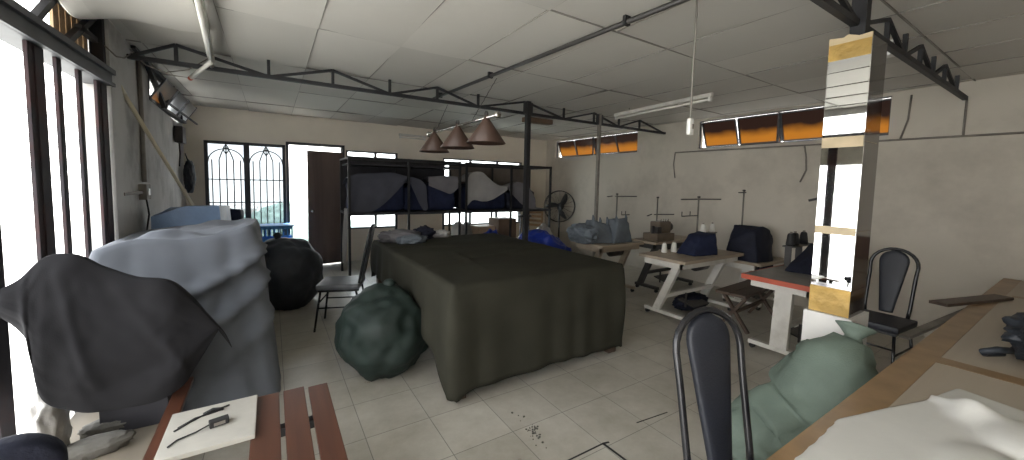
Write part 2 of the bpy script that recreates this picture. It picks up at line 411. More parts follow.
# ------------------------------------------------------------------ camera
W, H, F = 1024, 460, 378.627
yaw, pitch, roll = .5663, -.0713, .0213
fw = Vector((math.sin(yaw)*math.cos(pitch), math.cos(yaw)*math.cos(pitch), math.sin(pitch)))
r0 = Vector((math.cos(yaw), -math.sin(yaw), 0)); u0 = r0.cross(fw)
rr = r0*math.cos(roll)+u0*math.sin(roll); uu = -r0*math.sin(roll)+u0*math.cos(roll)
cam = bpy.data.cameras.new('camera'); co = bpy.data.objects.new('camera', cam); COL.objects.link(co)
cam.sensor_width = 36; cam.lens = F/W*36; cam.shift_y = -18.676/1024; cam.clip_start = .05
co.matrix_world = Matrix(((rr.x, uu.x, -fw.x, 0), (rr.y, uu.y, -fw.y, 0), (rr.z, uu.z, -fw.z, 1.55), (0, 0, 0, 1)))
scene.camera = co

# ------------------------------------------------------------------ room
XR, YB, ZC, YF = 5.956, 7.78, 2.68, -1.6
XL = -.98          # front part of the left wall (folding doors)
floor = MB().bx(-1.3, XR+.16, YF-.16, YB+.2, -.12, 0)
struct('floor', floor, 'floor')
def wall_x(x0, x1, y0, y1, z0, z1, holes):
    """wall slab normal to x with rectangular holes (y0,y1,z0,z1), holes given in order along y"""
    mb = MB(); cur = y0
    for (a, b, c, d) in sorted(holes):
        if a > cur: mb.bx(x0, x1, cur, a, z0, z1)
        if c > z0: mb.bx(x0, x1, a, b, z0, c)
        if d < z1: mb.bx(x0, x1, a, b, d, z1)
        cur = b
    if cur < y1: mb.bx(x0, x1, cur, y1, z0, z1)
    return mb
def wall_y(y0, y1, x0, x1, z0, z1, holes):
    mb = MB(); cur = x0
    for (a, b, c, d) in sorted(holes):
        if a > cur: mb.bx(cur, a, y0, y1, z0, z1)
        if c > z0: mb.bx(a, b, y0, y1, z0, c)
        if d < z1: mb.bx(a, b, y0, y1, d, z1)
        cur = b
    if cur < x1: mb.bx(cur, x1, y0, y1, z0, z1)
    return mb
RW = [(-.85, .30, 2.22, 2.64), (1.40, 3.70, 2.20, 2.645), (4.93, 7.42, 2.22, 2.63)]
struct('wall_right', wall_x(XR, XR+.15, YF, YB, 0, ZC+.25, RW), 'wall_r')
BW = [(-.90, .215, .30, 2.15), (.27, 1.13, 0, 2.17), (1.2, 2.17, .62, 2.125), (3.15, 5.2, .60, 2.085)]
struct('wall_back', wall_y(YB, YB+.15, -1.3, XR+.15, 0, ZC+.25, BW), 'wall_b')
struct('wall_front', MB().bx(-1.15, XR+.15, YF-.15, YF, 0, ZC+.25), 'wall_r')
# left wall behind the folding doors runs slightly outwards to the back
lw = MB()
def lx(y): return -.975-(y-4.0)*(1.146-.975)/(7.78-4.0)
def lslab(ya, yb, z0, z1): lw.prism([(lx(ya), ya), (lx(yb), yb), (lx(yb)-.16, yb), (lx(ya)-.16, ya)], z0, z1)
lslab(3.95, 5.3, 0, ZC+.25); lslab(5.3, 7.3, 0, 2.33); lslab(5.3, 7.3, 2.63, ZC+.25); lslab(7.3, 7.78, 0, ZC+.25)
lw.bx(XL-.16, XL, YF, -1.45, 0, ZC+.25)
lw.bx(XL-.16, XL-.10, -1.45, 3.98, 2.58, ZC+.25)
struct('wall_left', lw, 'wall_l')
# ceiling: boards of 0.61 x 1.22 that sag a little between their joints
random.seed(3)
cb = MB(); nu, nv = 10, 12
xs = [-.90-.61+.61*i+.0 for i in range(0, 13)]; ys = [-1.64+1.22*k for k in range(0, 9)]
for i, x in enumerate(xs):
    for k, y in enumerate(ys):
        sag = random.uniform(.001, .004); tl = random.uniform(-.006, .006); tv = random.uniform(-.008, .008)
        P = np.zeros((nu+1, nv+1, 3))
        for a in range(nu+1):
            for b in range(nv+1):
                u, v = a/nu, b/nv
                P[a, b] = (x+u*.61, y+v*1.22, ZC-sag*math.sin(PI*u)*(.6+.4*math.sin(PI*v))+tl*(u-.5)*2+tv*(v-.5)*2)
        P[:, :, 0] = np.clip(P[:, :, 0], -1.22, XR+.1); P[:, :, 1] = np.clip(P[:, :, 1], YF-.1, YB+.1)
        if P[-1, 0, 0]-P[0, 0, 0] > .02 and P[0, -1, 1]-P[0, 0, 1] > .02: cb.grid(P)
ce = struct('ceiling', cb, 'ceil')
for p_ in ce.data.polygons: p_.use_smooth = False
ji = MB()
for y in ys[1:]:
    if y < YB: ji.bx(-1.1, XR, y-.005, y+.005, ZC-.006, ZC+.004)
for x in xs[1:]:
    if x < XR: ji.bx(x-.002, x+.002, YF, YB, ZC-.005, ZC+.004)
struct('trim_1', ji, 'tbar', 'thin joint strips between the ceiling boards')

# --- left folding doors: posts, header, transom
posts = [(2.45, 2.56), (2.875, 3.035), (3.175, 3.235), (3.455, 3.515), (3.75, 3.94), (1.55, 1.72), (2.02, 2.12), (.75, .85), (-1.44, -1.30)]
for i, (a, b) in enumerate(posts):
    p = thing('door_post', ['narrow dark steel post at far left edge of the frame', 'widest dark rust-stained steel post of the bright doorway', 'slim rust-stained post next to the widest doorway post',
              'slim rust-stained post between slim post and end post', 'dark steel end post where doorway meets the grey wall', 'dark steel doorway post beyond the left edge of view', 'slim doorway post seen only as the dark line in column mirror',
              'slim steel doorway post close beside the camera', 'corner steel post of the doorway behind the camera'][i], 'post', (XL-.02, (a+b)/2, 0), 0, 'steel posts of the folding doorway')
    w = b-a; mb = MB().bx(-.008, .008, -w/2, w/2, .012, 2.20, .003)
    mb.build('post_shaft', 'rust', p)
    MB().bx(-.03, .03, -w/2-.012, w/2+.012, 0, .012).build('foot_plate', 'steel', p)
    if w > .15: MB().bx(.008, .014, -w*.18, w*.18, .02, 2.19).build('cover_strip', 'rust', p)
hd = MB().bx(XL-.13, XL+.01, -1.45, 3.98, 2.20, 2.32, .008).bx(XL+.01, XL+.03, -1.45, 3.98, 2.285, 2.32).bx(XL+.01, XL+.025, -1.45, 3.98, 2.20, 2.225)
struct('trim_2', hd, 'frame_d', 'dark steel header beam over the doorway')
tr = MB()
for (ya, za, yb, zb) in [(3.42, 2.34, 3.9, 2.66), (3.42, 2.66, 3.05, 2.34), (2.55, 2.34, 2.95, 2.66), (3.62, 2.50, 3.93, 2.50)]:
    tr.bar((XL-.05, ya, za), (XL-.05, yb, zb), .035)
tr.bx(XL-.08, XL-.01, 3.90, 3.98, 2.32, ZC)
struct('trim_3', tr, 'steel', 'dark diagonal braces above the doorway header')
wp = MB().bx(XL-.05, XL-.035, -.05, 2.44, 1.90, 2.20)
struct('trim_7', wp, 'styro', 'white transom boards over the nearer doorway bays')
wt = MB()
for k in range(6): wt.bx(XL-.10, XL-.085, 3.40+k*.085, 3.475+k*.085, 2.32, 2.58)
struct('trim_4', wt, 'pinewood', 'pale wooden boards behind the braces')
# sagging loose ceiling sheets over the doorway
for (ya, yb, lab, sg) in [(2.55, 3.02, 'loose white ceiling sheet sagging over doorway nearest the left edge', .10), (3.04, 3.78, 'larger loose white ceiling sheet bulging down beside the braces', .13)]:
    P = np.zeros((13, 13, 3))
    for a in range(13):
        for b in range(13):
            u, v = a/12, b/12
            P[a, b] = (XL-.02+u*.62, ya+v*(yb-ya), ZC-.035-sg*math.sin(PI*v)*(1-u)**1.2-.01*math.sin(7*u+3*v))
    o = cloth_obj('ceiling_sheet', P, 'ceil', .006, 1); tag(o, lab, 'ceiling sheet', 'loose sagging ceiling sheets')

# --- high louvre opening in the left wall
lo = thing('awning_window', 'high awning window propped open on the left wall, white-lit pane', 'window', (-1.05, 6.3, 2.33))
lo['kind'] = 'structure'
mb = MB()
for (ya, yb, za, zb) in [(-1.0, 1.0, 0, .03), (-1.0, 1.0, .27, .30), (-1.0, -.97, 0, .3), (.97, 1.0, 0, .3), (-.35, -.31, 0, .3), (.31, .35, 0, .3)]:
    mb.bx(-.04, .02, ya, yb, za, zb)
mb.build('window_frame', 'frame_d', lo)
for k, ya in enumerate((-.95, -.29, .37)):
    m_ = MB().box((.07, ya+.29, .12), (.008, .58, .27), (0, R(32), 0)); m_.build('pane', 'amber' if k == 0 else 'frost', lo)
    f_ = MB(); 
    for s_ in (-.29, .29): f_.box((.07, ya+.29+s_, .12), (.016, .02, .29), (0, R(32), 0))
    f_.box((.07+.075, ya+.29, .0), (.018, .6, .018)); f_.box((.07-.075, ya+.29, .235), (.018, .6, .018))
    f_.build('sash', 'frame_d', lo)
# roof braces by the louvre
mb = MB()
mb.bar((-.99, 5.0, 2.66), (-1.0, 5.75, 2.34), .04); mb.bar((-1.0, 5.75, 2.34), (-1.02, 6.35, 2.66), .05); mb.bar((-1.02, 6.35, 2.66), (-1.03, 6.9, 2.36), .04)
mb.bar((-.985, 4.6, 2.665), (-1.06, 7.7, 2.665), .03)
tag(mb.build('wall_brace', 'steel'), 'dark zigzag steel brace along the top of the left wall', 'brace')

# --- back wall windows and door
def grille_window():
    w = thing('window_1', 'barred double window with arched grilles in the back wall', 'window', (-.3425, YB, .30)); w['kind'] = 'structure'
    W2, Hh = .5575, 1.85
    fr = MB()
    fr.bx(-W2, -W2+.045, .0, .08, 0, Hh).bx(W2-.045, W2, .0, .08, 0, Hh).bx(-W2, W2, .0, .08, Hh-.045, Hh).bx(-W2, W2, .0, .08, 0, .045).bx(-.04, .04, -.01, .08, 0, Hh)
    fr.build('window_frame', 'frame_d', w)
    MB().bx(-W2-.03, W2+.03, -.03, -.002, -.035, 0).build('window_sill', 'wall_b', w)
    for s in (-1, 1):
        x0, x1 = (-W2+.045, -.04) if s < 0 else (.04, W2-.045)
        xc = (x0+x1)/2; hw = (x1-x0)/2
        g = MB(); rd = .0085; y = .035
        for k in range(5):
            x = x0+(x1-x0)*(k+.5)/5
            top = Hh-.045 if k == 2 else Hh-.30
            g.cyl((x, y, .04), (x, y, top), rd, n=6)
        for z in (.42, .85, Hh-.62): g.cyl((x0, y, z), (x1, y, z), rd, n=6)
        for sx in (-1, 1):      # crossing arches that meet in a leaf at the top
            pts = [(xc+sx*hw*.4*(1-t), y, Hh-.30+.2*math.sin(t*PI/2)) for t in [i/8 for i in range(9)]]
            g.tube(pts, rd, 6)
            pts = [(xc+sx*hw*(1-.0*t)*math.cos(t*PI/2), y, Hh-.33+.21*math.sin(t*PI/2)) for t in [i/10 for i in range(11)]]
            g.tube(pts, rd, 6)
            pts = [(xc+sx*.035*math.sin(t*PI), y, Hh-.20+.15*t) for t in [i/8 for i in range(9)]]
            g.tube(pts, rd, 6)
        g.build('grille', 'frame_d', w)
        MB().bx(x0, x1, .055, .060, .045, Hh-.045).build('pane', 'tint', w)
grille_window()
def plain_window(name, x0, x1, z0, z1, mull, label):
    w = thing(name, label, 'window', ((x0+x1)/2, YB, z0)); w['kind'] = 'structure'; a = (x1-x0)/2; h = z1-z0
    fr = MB().bx(-a, -a+.035, 0, .08, 0, h).bx(a-.035, a, 0, .08, 0, h).bx(-a, a, 0, .08, h-.025, h).bx(-a, a, 0, .08, 0, .03)
    for m_ in mull: fr.bx(m_-.02, m_+.02, 0, .08, 0, h)
    fr.build('window_frame', 'frame_d', w)
    MB().bx(-a+.02, a-.02, .05, .056, .02, h-.02).build('pane', 'glass', w)
plain_window('window_2', 1.2, 2.17, .62, 2.125, (.06,), 'bright window strip showing above the first rack')
plain_window('window_3', 3.15, 5.2, .60, 2.085, (-.35, .35), 'wide bright window behind the rack by the post')
d = thing('door_1', 'brown flush door leaf standing ajar in back doorway', 'door', (1.13, YB-.04, 0)); d['kind'] = 'structure'
leaf = MB().bx(-.60, 0, -.04, 0, .012, 2.07, .004); d.rotation_euler.z = R(9)
leaf.build('door_leaf', 'door', d)
k = MB().cyl((-.54, -.04, 1.0), (-.54, -.075, 1.0), .012).lathe([(.012, 0), (.028, .01), (.03, .025), (.018, .04), (.0, .042)], (-.54, -.07, 1.0), 14, Matrix.Rotation(R(90), 3, 'X'))
k.build('door_knob', 'chrome', d)
MB().bx(-.008, .012, -.02, .0, .2, .3).bx(-.008, .012, -.02, 0, 1.7, 1.8).build('hinge', 'steel', d)
struct('trim_5', MB().bx(.225, .27, YB-.02, YB+.16, 0, 2.21).bx(1.13, 1.175, YB-.02, YB+.16, 0, 2.21).bx(.225, 1.175, YB-.02, YB+.16, 2.17, 2.21), 'frame_d', 'dark frame of the back doorway')

# --- clerestory windows in the right wall: tilted amber panes
def p_w(a, n): return 2*a/n
def clerestory(name, y0, y1, z0, z1, n, label, tilt):
    w = thing(name, label, 'window', (XR, (y0+y1)/2, z0)); w['kind'] = 'structure'; a = (y1-y0)/2; h = z1-z0; p = 2*a/n
    fr = MB().bx(.04, .07, -a, a, 0, .016).bx(.04, .07, -a, a, h-.012, h).bx(.04, .07, -a, -a+.014, 0, h).bx(.04, .07, a-.014, a, 0, h)
    for q_ in range(2, n, 2): fr.bx(.04, .07, -a+p_w(a, n)*q_-.012, -a+p_w(a, n)*q_+.012, 0, h)
    fr.build('window_frame', 'frame_d', w)
    for k in range(n):
        yc = -a+p*(k+.5); t = tilt[k]; hh = h-.05; hw = p/2-(.012 if k != n-1 else .028)
        rot = Matrix.Rotation(-t, 3, 'Y')
        def pt(x, y, z): return Vector((.06, 0, h-.03))+Vector((0, yc, 0))+rot @ Vector((x, y, z))
        sash = MB()
        for (ya, za, yb, zb) in [(-hw, -hh, hw, -hh), (-hw, 0, hw, 0), (-hw, -hh, -hw, 0), (hw, -hh, hw, 0)]:
            sash.bar(pt(0, ya, za), pt(0, yb, zb), .022)
        s_ = sash.build('sash', 'frame_d', w)
        g = MB(); c_ = [pt(-.002, -hw, -hh), pt(-.002, hw, -hh), pt(-.002, hw, 0), pt(-.002, -hw, 0)]; e_ = [pt(.002, -hw, -hh), pt(.002, hw, -hh), pt(.002, hw, 0), pt(.002, -hw, 0)]
        g.add(c_+e_, [(0, 1, 2, 3), (7, 6, 5, 4), (0, 4, 5, 1), (1, 5, 6, 2), (2, 6, 7, 3), (3, 7, 4, 0)])
        g.build('pane', 'amber', s_)
clerestory('window_4', 1.40, 3.70, 2.20, 2.645, 4, 'row of tilted amber panes high on right wall beside mirrored column', [R(19), R(21), R(19), R(21)])
clerestory('window_5', 4.93, 7.42, 2.22, 2.63, 4, 'row of tilted amber panes high on right wall near the far corner', [R(19), R(22), R(18), R(21)])
clerestory('window_6', -.85, .30, 2.22, 2.64, 2, 'amber panes seen only in the column mirror', [R(18), R(20)])

# --- outside
struct('ground_outside', MB().bx(-40, 40, -25, 60, -3.3, -3.0), 'ground')
ev = MB()
ev.bx(XR+.16, XR+.55, -3, 9, 2.80, 2.84); ev.bx(XR+.53, XR+.57, -3, 9, 2.77, 2.88)
struct('eave_right', ev, 'eave', 'dark roof overhang outside the amber windows')
struct('roof', MB().bx(-1.5, XR+.3, YF-.3, YB+.5, ZC+.25, ZC+.35), 'eave')
hs = thing('neighbour_house', 'pale house seen faintly outside the barred window', 'house', (-3.2, 24, -3.0))
MB().bx(-3, 2.2, 0, 4, 0, 2.8).build('house_wall', 'housewall', hs); MB().prism([(-3.3, -.4), (2.5, -.4), (2.5, 4.4), (-3.3, 4.4)], 2.8, 3.0).build('house_roof', 'housewall', hs)
for i, (x, y, s) in enumerate([(-1.6, 14.5, 2.0), (2.6, 16.5, 1.9), (.4, 20.0, 2.3)]):
    t = thing('tree', ['pale green tree outside low in the left half of barred window', 'pale green tree outside seen past the back door leaf', 'pale green tree outside low in the right half of barred window'][i], 'tree', (x, y, -3.0), 0, 'trees outside the back windows')
    lump((0, 0, .75*s), (.75*s, .6*s, .72*s), i+1, .35, 3.5, .0, 4).build('foliage', 'leaf', t)
    MB().cyl((0, 0, 0), (0, 0, 1.2), .12).build('trunk', 'card', t)
# ------------------------------------------------------------------ roof trusses, posts, ceiling fittings
def truss(name, label, x0, x1, y, tops, bots, verts, zb=2.512, zt=2.665):
    t = thing(name, label, 'roof truss', (0, y, zb), 0, 'black lattice roof trusses')
    MB().bx(x0, x1, -.018, .018, -.018, .018).build('bottom_chord', 'steel', t)
    nodes = sorted([(x, zt-zb) for x in tops]+[(x, .0) for x in bots])
    d = MB()
    for (a, b) in zip(nodes[:-1], nodes[1:]): d.bar((a[0], 0, a[1]), (b[0], 0, b[1]), .024)
    d.build('zigzag_web', 'steel', t)
    for x in verts: MB().bx(x-.013, x+.013, -.013, .013, 0, zt-zb).build('strut', 'steel', t)
    return t
truss('roof_truss', 'long black lattice truss spanning the room over the cloth-covered table', -.96, 5.94, 4.32,
      [-.66, .55, 1.67, 2.93, 4.20, 5.25], [-.96, 0, 1.12, 2.21, 3.60, 4.75, 5.90], [-.66, 0, .55, 1.12, 1.67, 2.21, 3.60, 4.20, 4.75, 5.25])
truss('roof_truss', 'black lattice truss running above the mirrored column to right wall', .6, 5.94, .85,
      [1.2, 2.35, 3.40, 4.20, 5.0], [.62, 1.8, 2.87, 3.80, 4.60, 5.5, 5.92], [1.2, 1.8, 2.35, 3.40, 3.80, 4.20, 4.60, 5.0, 5.5])
def post(x, y, w, top, label):
    p = thing('steel_post', label, 'post', (x, y, 0), 0, 'steel posts under the trusses')
    MB().bx(-w, w, -w, w, .012, top).build('shaft', 'steel' if w > .025 else 'conduit', p)
    MB().bx(-w-.04, w+.04, -w-.04, w+.04, 0, .012).build('foot_plate', 'steel', p)
    MB().bx(-w-.035, w+.035, -.02, .02, top-.17, top-.015).build('cap_plate', 'steel', p)
post(2.93, 4.26, .03, ZC-.02, 'black square steel post rising past the covered table corner')
post(4.29, 4.29, .022, ZC-.02, 'thin grey-brown post behind the slate-blue covered machine')

p = thing('ceiling_pipe', 'long grey pipe fixed below ceiling above the pendant lamp', 'pipe', (1.93, 3.0, 2.64))
MB().cyl((.252, -3.6, 0), (-.126, 1.80, 0), .017).build('pipe', 'dkmetal', p)
for y in (-1.2, .45, 1.6):
    MB().bx(-.07*y-.025, -.07*y+.025, y-.012, y+.012, -.02, .04).build('clip', 'steel', p)
def batten(label, a, b, tube_r=.016, w=.045, mat_='white_mt'):
    a = Vector(a); b = Vector(b); d = b-a; L = d.length
    t = thing('fluorescent_light', label, 'ceiling light', (a+b)/2, 0, 'fluorescent lights'); t.rotation_euler = d.to_track_quat('X', 'Z').to_euler()
    MB().bx(-L/2, L/2, -w/2, w/2, 0, .045, .006).build('housing', mat_, t)
    MB().cyl((-L/2+.04, 0, -.028), (L/2-.04, 0, -.028), tube_r, n=12).build('tube', 'dirty_white', t)
    for s in (-1, 1): MB().bx(s*(L/2-.028)-.014, s*(L/2-.028)+.014, -.018, .018, -.05, .0).build('lamp_holder', 'white_pl', t)
    return t
l1 = batten('white fluorescent batten on the ceiling right of the lattice truss', (4.38, 4.06, 2.595), (4.26, 2.50, 2.595))
for x in (-.5, .5): MB().cyl((x, 0, .045), (x, 0, .09), .008).build('hanger', 'conduit', l1)
l2 = batten('white fluorescent batten hanging at top left of the ceiling', (-.315, 2.60, 2.57), (-.424, 4.35, 2.555))
for x in (-.5, .5): MB().cyl((x, 0, .045), (x, 0, .10), .008).build('hanger', 'conduit', l2)
l3 = thing('fluorescent_tube', 'loose pinkish fluorescent tube dangling crooked from the top left batten', 'tube light', (-.405, 4.05, 2.50), 0)
MB().cyl((0, 0, 0), (-.17, .33, -.08), .017, n=12).build('tube', 'dirty_white', l3); MB().cyl((-.166, .322, -.078), (-.18, .349, -.085), .0185, n=12).build('end_cap', 'redtrim', l3)
MB().cyl((0, 0, 0), (.0, .0, .05), .005, n=6).build('wire', 'white_pl', l3)
l4 = batten('short white batten light on the back wall above the racks', (2.19, 7.749, 2.48), (2.75, 7.749, 2.47), .012, .06)
mb = MB().bx(3.55, 4.10, 5.20, 5.34, 2.585, 2.665, .01); tag(mb.build('ceiling_box', 'card'), 'brown box fixed to ceiling behind the truss near amber windows', 'box')
mb = MB().bx(3.62, 3.72, .869, .95, 2.50, 2.60, .01); tag(mb.build('junction_box', 'white_pl'), 'small white junction box on truss right of the mirrored column', 'box')
# hanging pull cord with a switch
c = thing('pendant_switch', 'white switch hanging on a grey cord from the ceiling', 'switch', (2.15, 1.39, 2.67))
MB().tube([(0, 0, 0), (.004, .0, -.2), (-.003, 0, -.45), (0, 0, -.70)], .006, 6).build('cord', 'conduit', c)
MB().bx(-.02, .02, -.014, .014, -.80, -.70, .012).build('switch_body', 'white_pl', c)
MB().bx(-.006, .006, -.02, -.012, -.765, -.735).build('button', 'conduit', c)
# three-shade lamp over the table
lp = thing('pendant_lamp', 'bar pendant lamp with three brown cone shades over the draped table', 'pendant lamp', (1.71, 3.84, 2.165))
MB().cyl((0, -.86, 0), (0, .86, .005), .013, n=12).build('bar', 'chrome', lp)
for s in (-1, 1): MB().lathe([(.012, -.02), (.03, -.012), (.034, .0), (.03, .012), (.012, .02)], (0, s*.88, 0), 14, Matrix.Rotation(R(90), 3, 'X')).build('end_knob', 'chrome', lp)
for y in (-.67, -.02, .67):
    sh = MB(); n = 32
    pr = [(.018, .03), (.022, .0), (.185, -.235), (.181, -.238), (.018, -.012)]
    sh.lathe(pr, (0, y, 0), n); s_ = sh.build('lamp_shade', 'cocoa', lp)
    MB().lathe([(.0, .045), (.012, .04), (.02, .02), (.02, 0), (.0, 0)], (0, y, .02), 12).build('shade_cap', 'dkmetal', s_)
    MB().lathe([(.0, 0), (.02, -.01), (.03, -.05), (.022, -.08), (.0, -.09)], (0, y, -.05), 12).build('bulb', 'white_pl', s_)
for (y, z1, dx) in [(-.36, .465, .28), (.62, .34, .15)]:
    pts = [(dx*t, y, .01+t*z1) for t in [i/14 for i in range(15)]]
    ch = MB()
    for i in range(14):
        a, b = Vector(pts[i]), Vector(pts[i+1]); q = (b-a)
        ch.tube([a+q*.0+Vector((0, .004*(i % 2), 0)), a+q*.5+Vector((.004*((i+1) % 2), 0, 0)), b], .0032, 5)
    ch.build('chain', 'dkmetal', lp)

# ------------------------------------------------------------------ mirrored column
cl = thing('mirrored_column', 'square column clad in mirror with gold tape on a white base', 'column', (2.875, .838, 0))
cx, cy = .125, .095
MB().bx(-cx-.02, cx+.02, -cy-.02, cy+.02, 0, .83, .006).build('base', 'white_pl', cl)
MB().bx(-cx+.01, cx-.01, -cy+.01, cy-.01, .83, 2.405).build('core', 'card', cl)
for (z0, z1) in [(.985, 1.322), (1.323, 1.829), (1.83, 2.40)]:
    MB().bx(-cx, -cx+.012, -cy, cy, z0, z1, .002).build('mirror_panel', 'mirror', cl)
    MB().bx(-cx+.0125, cx, -cy, cy, z0, z1, .002).build('side_panel', 'mirror_d', cl)
MB().bx(-cx, cx, -cy, cy, .83, .984).build('lower_panel', 'mirror_d', cl)
MB().bx(-cx-.004, -cx, -cy, cy, .832, .985).build('gold_foil', 'gold', cl)
MB().bx(-cx-.003, cx-.02, -cy+.001, cy-.001, 1.30, 1.345).build('tape_band', 'beige', cl)
MB().bx(-cx-.003, cx-.02, -cy+.001, cy-.001, 1.80, 1.86).build('tape_band', 'beige', cl)
MB().bx(-cx-.003, cx-.02, -cy+.001, cy-.001, 2.295, 2.385).build('gold_band', 'gold', cl)
te = MB(); te.prism([(-cy, 2.385), (cy, 2.385), (cy, 2.425), (.03, 2.415), (.01, 2.428), (-.04, 2.408), (-cy, 2.413)], -cx-.004, -cx+.01)
te.v = [(z_, x_, y_) for (x_, y_, z_) in te.v]; te.build('torn_edge', 'beige', cl)
MB().bx(-.035, .035, -.035, .035, 2.37, ZC+.0).build('steel_core', 'steel', cl)

# ------------------------------------------------------------------ draped table
tb = thing('cutting_table', 'large table with dark legs hidden under the olive cloth', 'table', (1.885, 3.56, 0))
tw, tl = 1.67, 2.37
MB().bx(-tw/2, tw/2, -tl/2, tl/2, .74, .83, .01).build('table_top', 'benchd', tb)
MB().bx(-tw/2+.08, tw/2-.08, -tl/2+.08, tl/2-.08, .62, .74).build('apron', 'benchd', tb)
for sx in (-1, 1):
    for sy in (-1, 1): MB().bx(sx*(tw/2-.06)-.05, sx*(tw/2-.06)+.05, sy*(tl/2-.06)-.05, sy*(tl/2-.06)+.05, 0, .74, .01).build('leg', 'benchd', tb)
tx0, tx1, ty0, ty1, ztop = 1.885-tw/2-.012, 1.885+tw/2+.012, 3.56-tl/2-.012, 3.56+tl/2+.012, .842
per = []           # perimeter points with outward normal, corner weight and drop
def side(p, q, nrm, n, d0, d1):
    for i in range(n):
        t = i/n; per.append((p[0]+(q[0]-p[0])*t, p[1]+(q[1]-p[1])*t, nrm, max(math.exp(-(t/.07)**2), math.exp(-((1-t)/.07)**2)), d0(t) if callable(d0) else d0+(d1-d0)*t))
rc = .02
side((tx0+rc, ty0), (tx1-rc, ty0), (0, -1), 90, lambda t: .765-.02*math.sin(PI*t)+.045*math.exp(-(t/.03)**2), 0)
for i in range(5): a_ = -PI/2+PI/2*i/5; per.append((tx1-rc+rc*math.cos(a_), ty0+rc+rc*math.sin(a_), (math.cos(a_), math.sin(a_)), 1., .775))
side((tx1, ty0+rc), (tx1, ty1-rc), (1, 0), 110, lambda t: .40+.37*math.exp(-(t/.10)**1.3)+.02*math.sin(9*t), 0)
for i in range(5): a_ = PI/2*i/5; per.append((tx1-rc+rc*math.cos(a_), ty1-rc+rc*math.sin(a_), (math.cos(a_), math.sin(a_)), 1., .45))
side((tx1-rc, ty1), (tx0+rc, ty1), (0, 1), 70, .42, .42)
for i in range(5): a_ = PI/2+PI/2*i/5; per.append((tx0+rc+rc*math.cos(a_), ty1-rc+rc*math.sin(a_), (math.cos(a_), math.sin(a_)), 1., .45))
side((tx0, ty1-rc), (tx0, ty0+rc), (-1, 0), 110, lambda t: .36+.06*t+.38*math.exp(-((1-t)/.16)**1.5)+.015*math.sin(11*t), 0)
for i in range(5): a_ = PI+PI/2*i/5; per.append((tx0+rc+rc*math.cos(a_), ty0+rc+rc*math.sin(a_), (math.cos(a_), math.sin(a_)), 1., .80))
NP = len(per); mbc = MB(); vs = []; fs = []; cxx, cyy = (tx0+tx1)/2, (ty0+ty1)/2
NR, NT = 18, 26
def wr(x, y):      # wrinkles and low bumps of the cloth on the table
    w_ = noise.noise(Vector((x*1.6+y*.9, y*2.4-x*.7, 3.)))
    return 1.9*(.010*max(0, w_)+.007*math.exp(-((y-3.05-.25*(x-1.2))/.035)**2)*(1 if x > 1.1 else 0)+.009*math.exp(-((y-3.9+.35*(x-1.6))/.05)**2)+.006*math.exp(-((x-1.5-.1*(y-3))/.03)**2)*max(0, math.sin(3*(y-2.6))))
for r_ in range(NT+1):
    k = 1-r_/NT*.985
    for (x, y, nn, cw, dd) in per:
        X, Y = cxx+(x-cxx)*k, cyy+(y-cyy)*k; vs.append((X, Y, ztop+wr(X, Y)*min(1, (1-k)*12)-(.006*(1-(1-k)*40) if k > .975 else 0)))
top0 = 0
for r_ in range(1, NR+1):
    t = r_/NR
    for i, (x, y, nn, cw, dd) in enumerate(per):
        L_ = dd*t; u = i*.045
        fold = (.010*math.sin(u*9.+1.5*math.sin(u*2.3))+.008*math.sin(u*4.1+2))*t*(1-.6*cw) + .03*cw*math.sin(PI*min(1, t*1.1))*.8
        off = .012+.018*t+fold
        vs.append((x+nn[0]*off, y+nn[1]*off, ztop-.006-L_))
for r_ in range(NT):
    for i in range(NP): fs.append((r_*NP+i, r_*NP+(i+1) % NP, (r_+1)*NP+(i+1) % NP, (r_+1)*NP+i))
base = (NT+1)*NP
for r_ in range(NR):
    for i in range(NP):
        a0 = i if r_ == 0 else base+(r_-1)*NP+i; a1 = (i+1) % NP if r_ == 0 else base+(r_-1)*NP+(i+1) % NP
        fs.append((a0, a1, base+r_*NP+(i+1) % NP, base+r_*NP+i))
fs.append(tuple(NT*NP+i for i in range(NP)))
mbc.add(vs, fs, True); cl_ = mods(mbc.build('tablecloth', 'olive'), .004, 0)
tag(cl_, 'olive-black cloth draped over the big table down to the floor', 'tablecloth')

# ------------------------------------------------------------------ left heap: sheets over stacked goods
pf = thing('platform', 'low beige board platform on the floor under the charcoal sheet', 'platform', (-.70, 2.42, 0))
MB().bx(-.24, .21, -.56, .62, .215, .24, .003).build('platform_board', 'ply2', pf)
for sx in (-1, 1):
    for sy in (-1, 1): MB().bx(-.015+sx*.18-.03, -.015+sx*.18+.03, .03+sy*.54-.03, .03+sy*.54+.03, 0, .215).build('leg', 'benchd', pf)
ck = thing('crate', 'dark crate standing on the platform in shadow under the charcoal sheet', 'crate', (-.64, 2.80, .2405))
MB().bx(-.11, .15, -.18, .24, 0, .52, .004).build('crate_body', 'rackboard', ck); MB().bx(-.12, .16, -.19, .25, .30, .34).build('strap', 'conduit', ck)
def closed_spline(pts, n):
    A = np.array(pts, float); m_ = len(A); out = []
    for i in range(n):
        f_ = i/n*m_; k = int(f_); u = f_-k; p0, p1, p2, p3 = A[(k-1) % m_], A[k % m_], A[(k+1) % m_], A[(k+2) % m_]
        out.append(.5*(2*p1+(p2-p0)*u+(2*p0-5*p1+4*p2-p3)*u*u+(3*p1-p0-3*p2+p3)*u**3))
    return np.array(out)
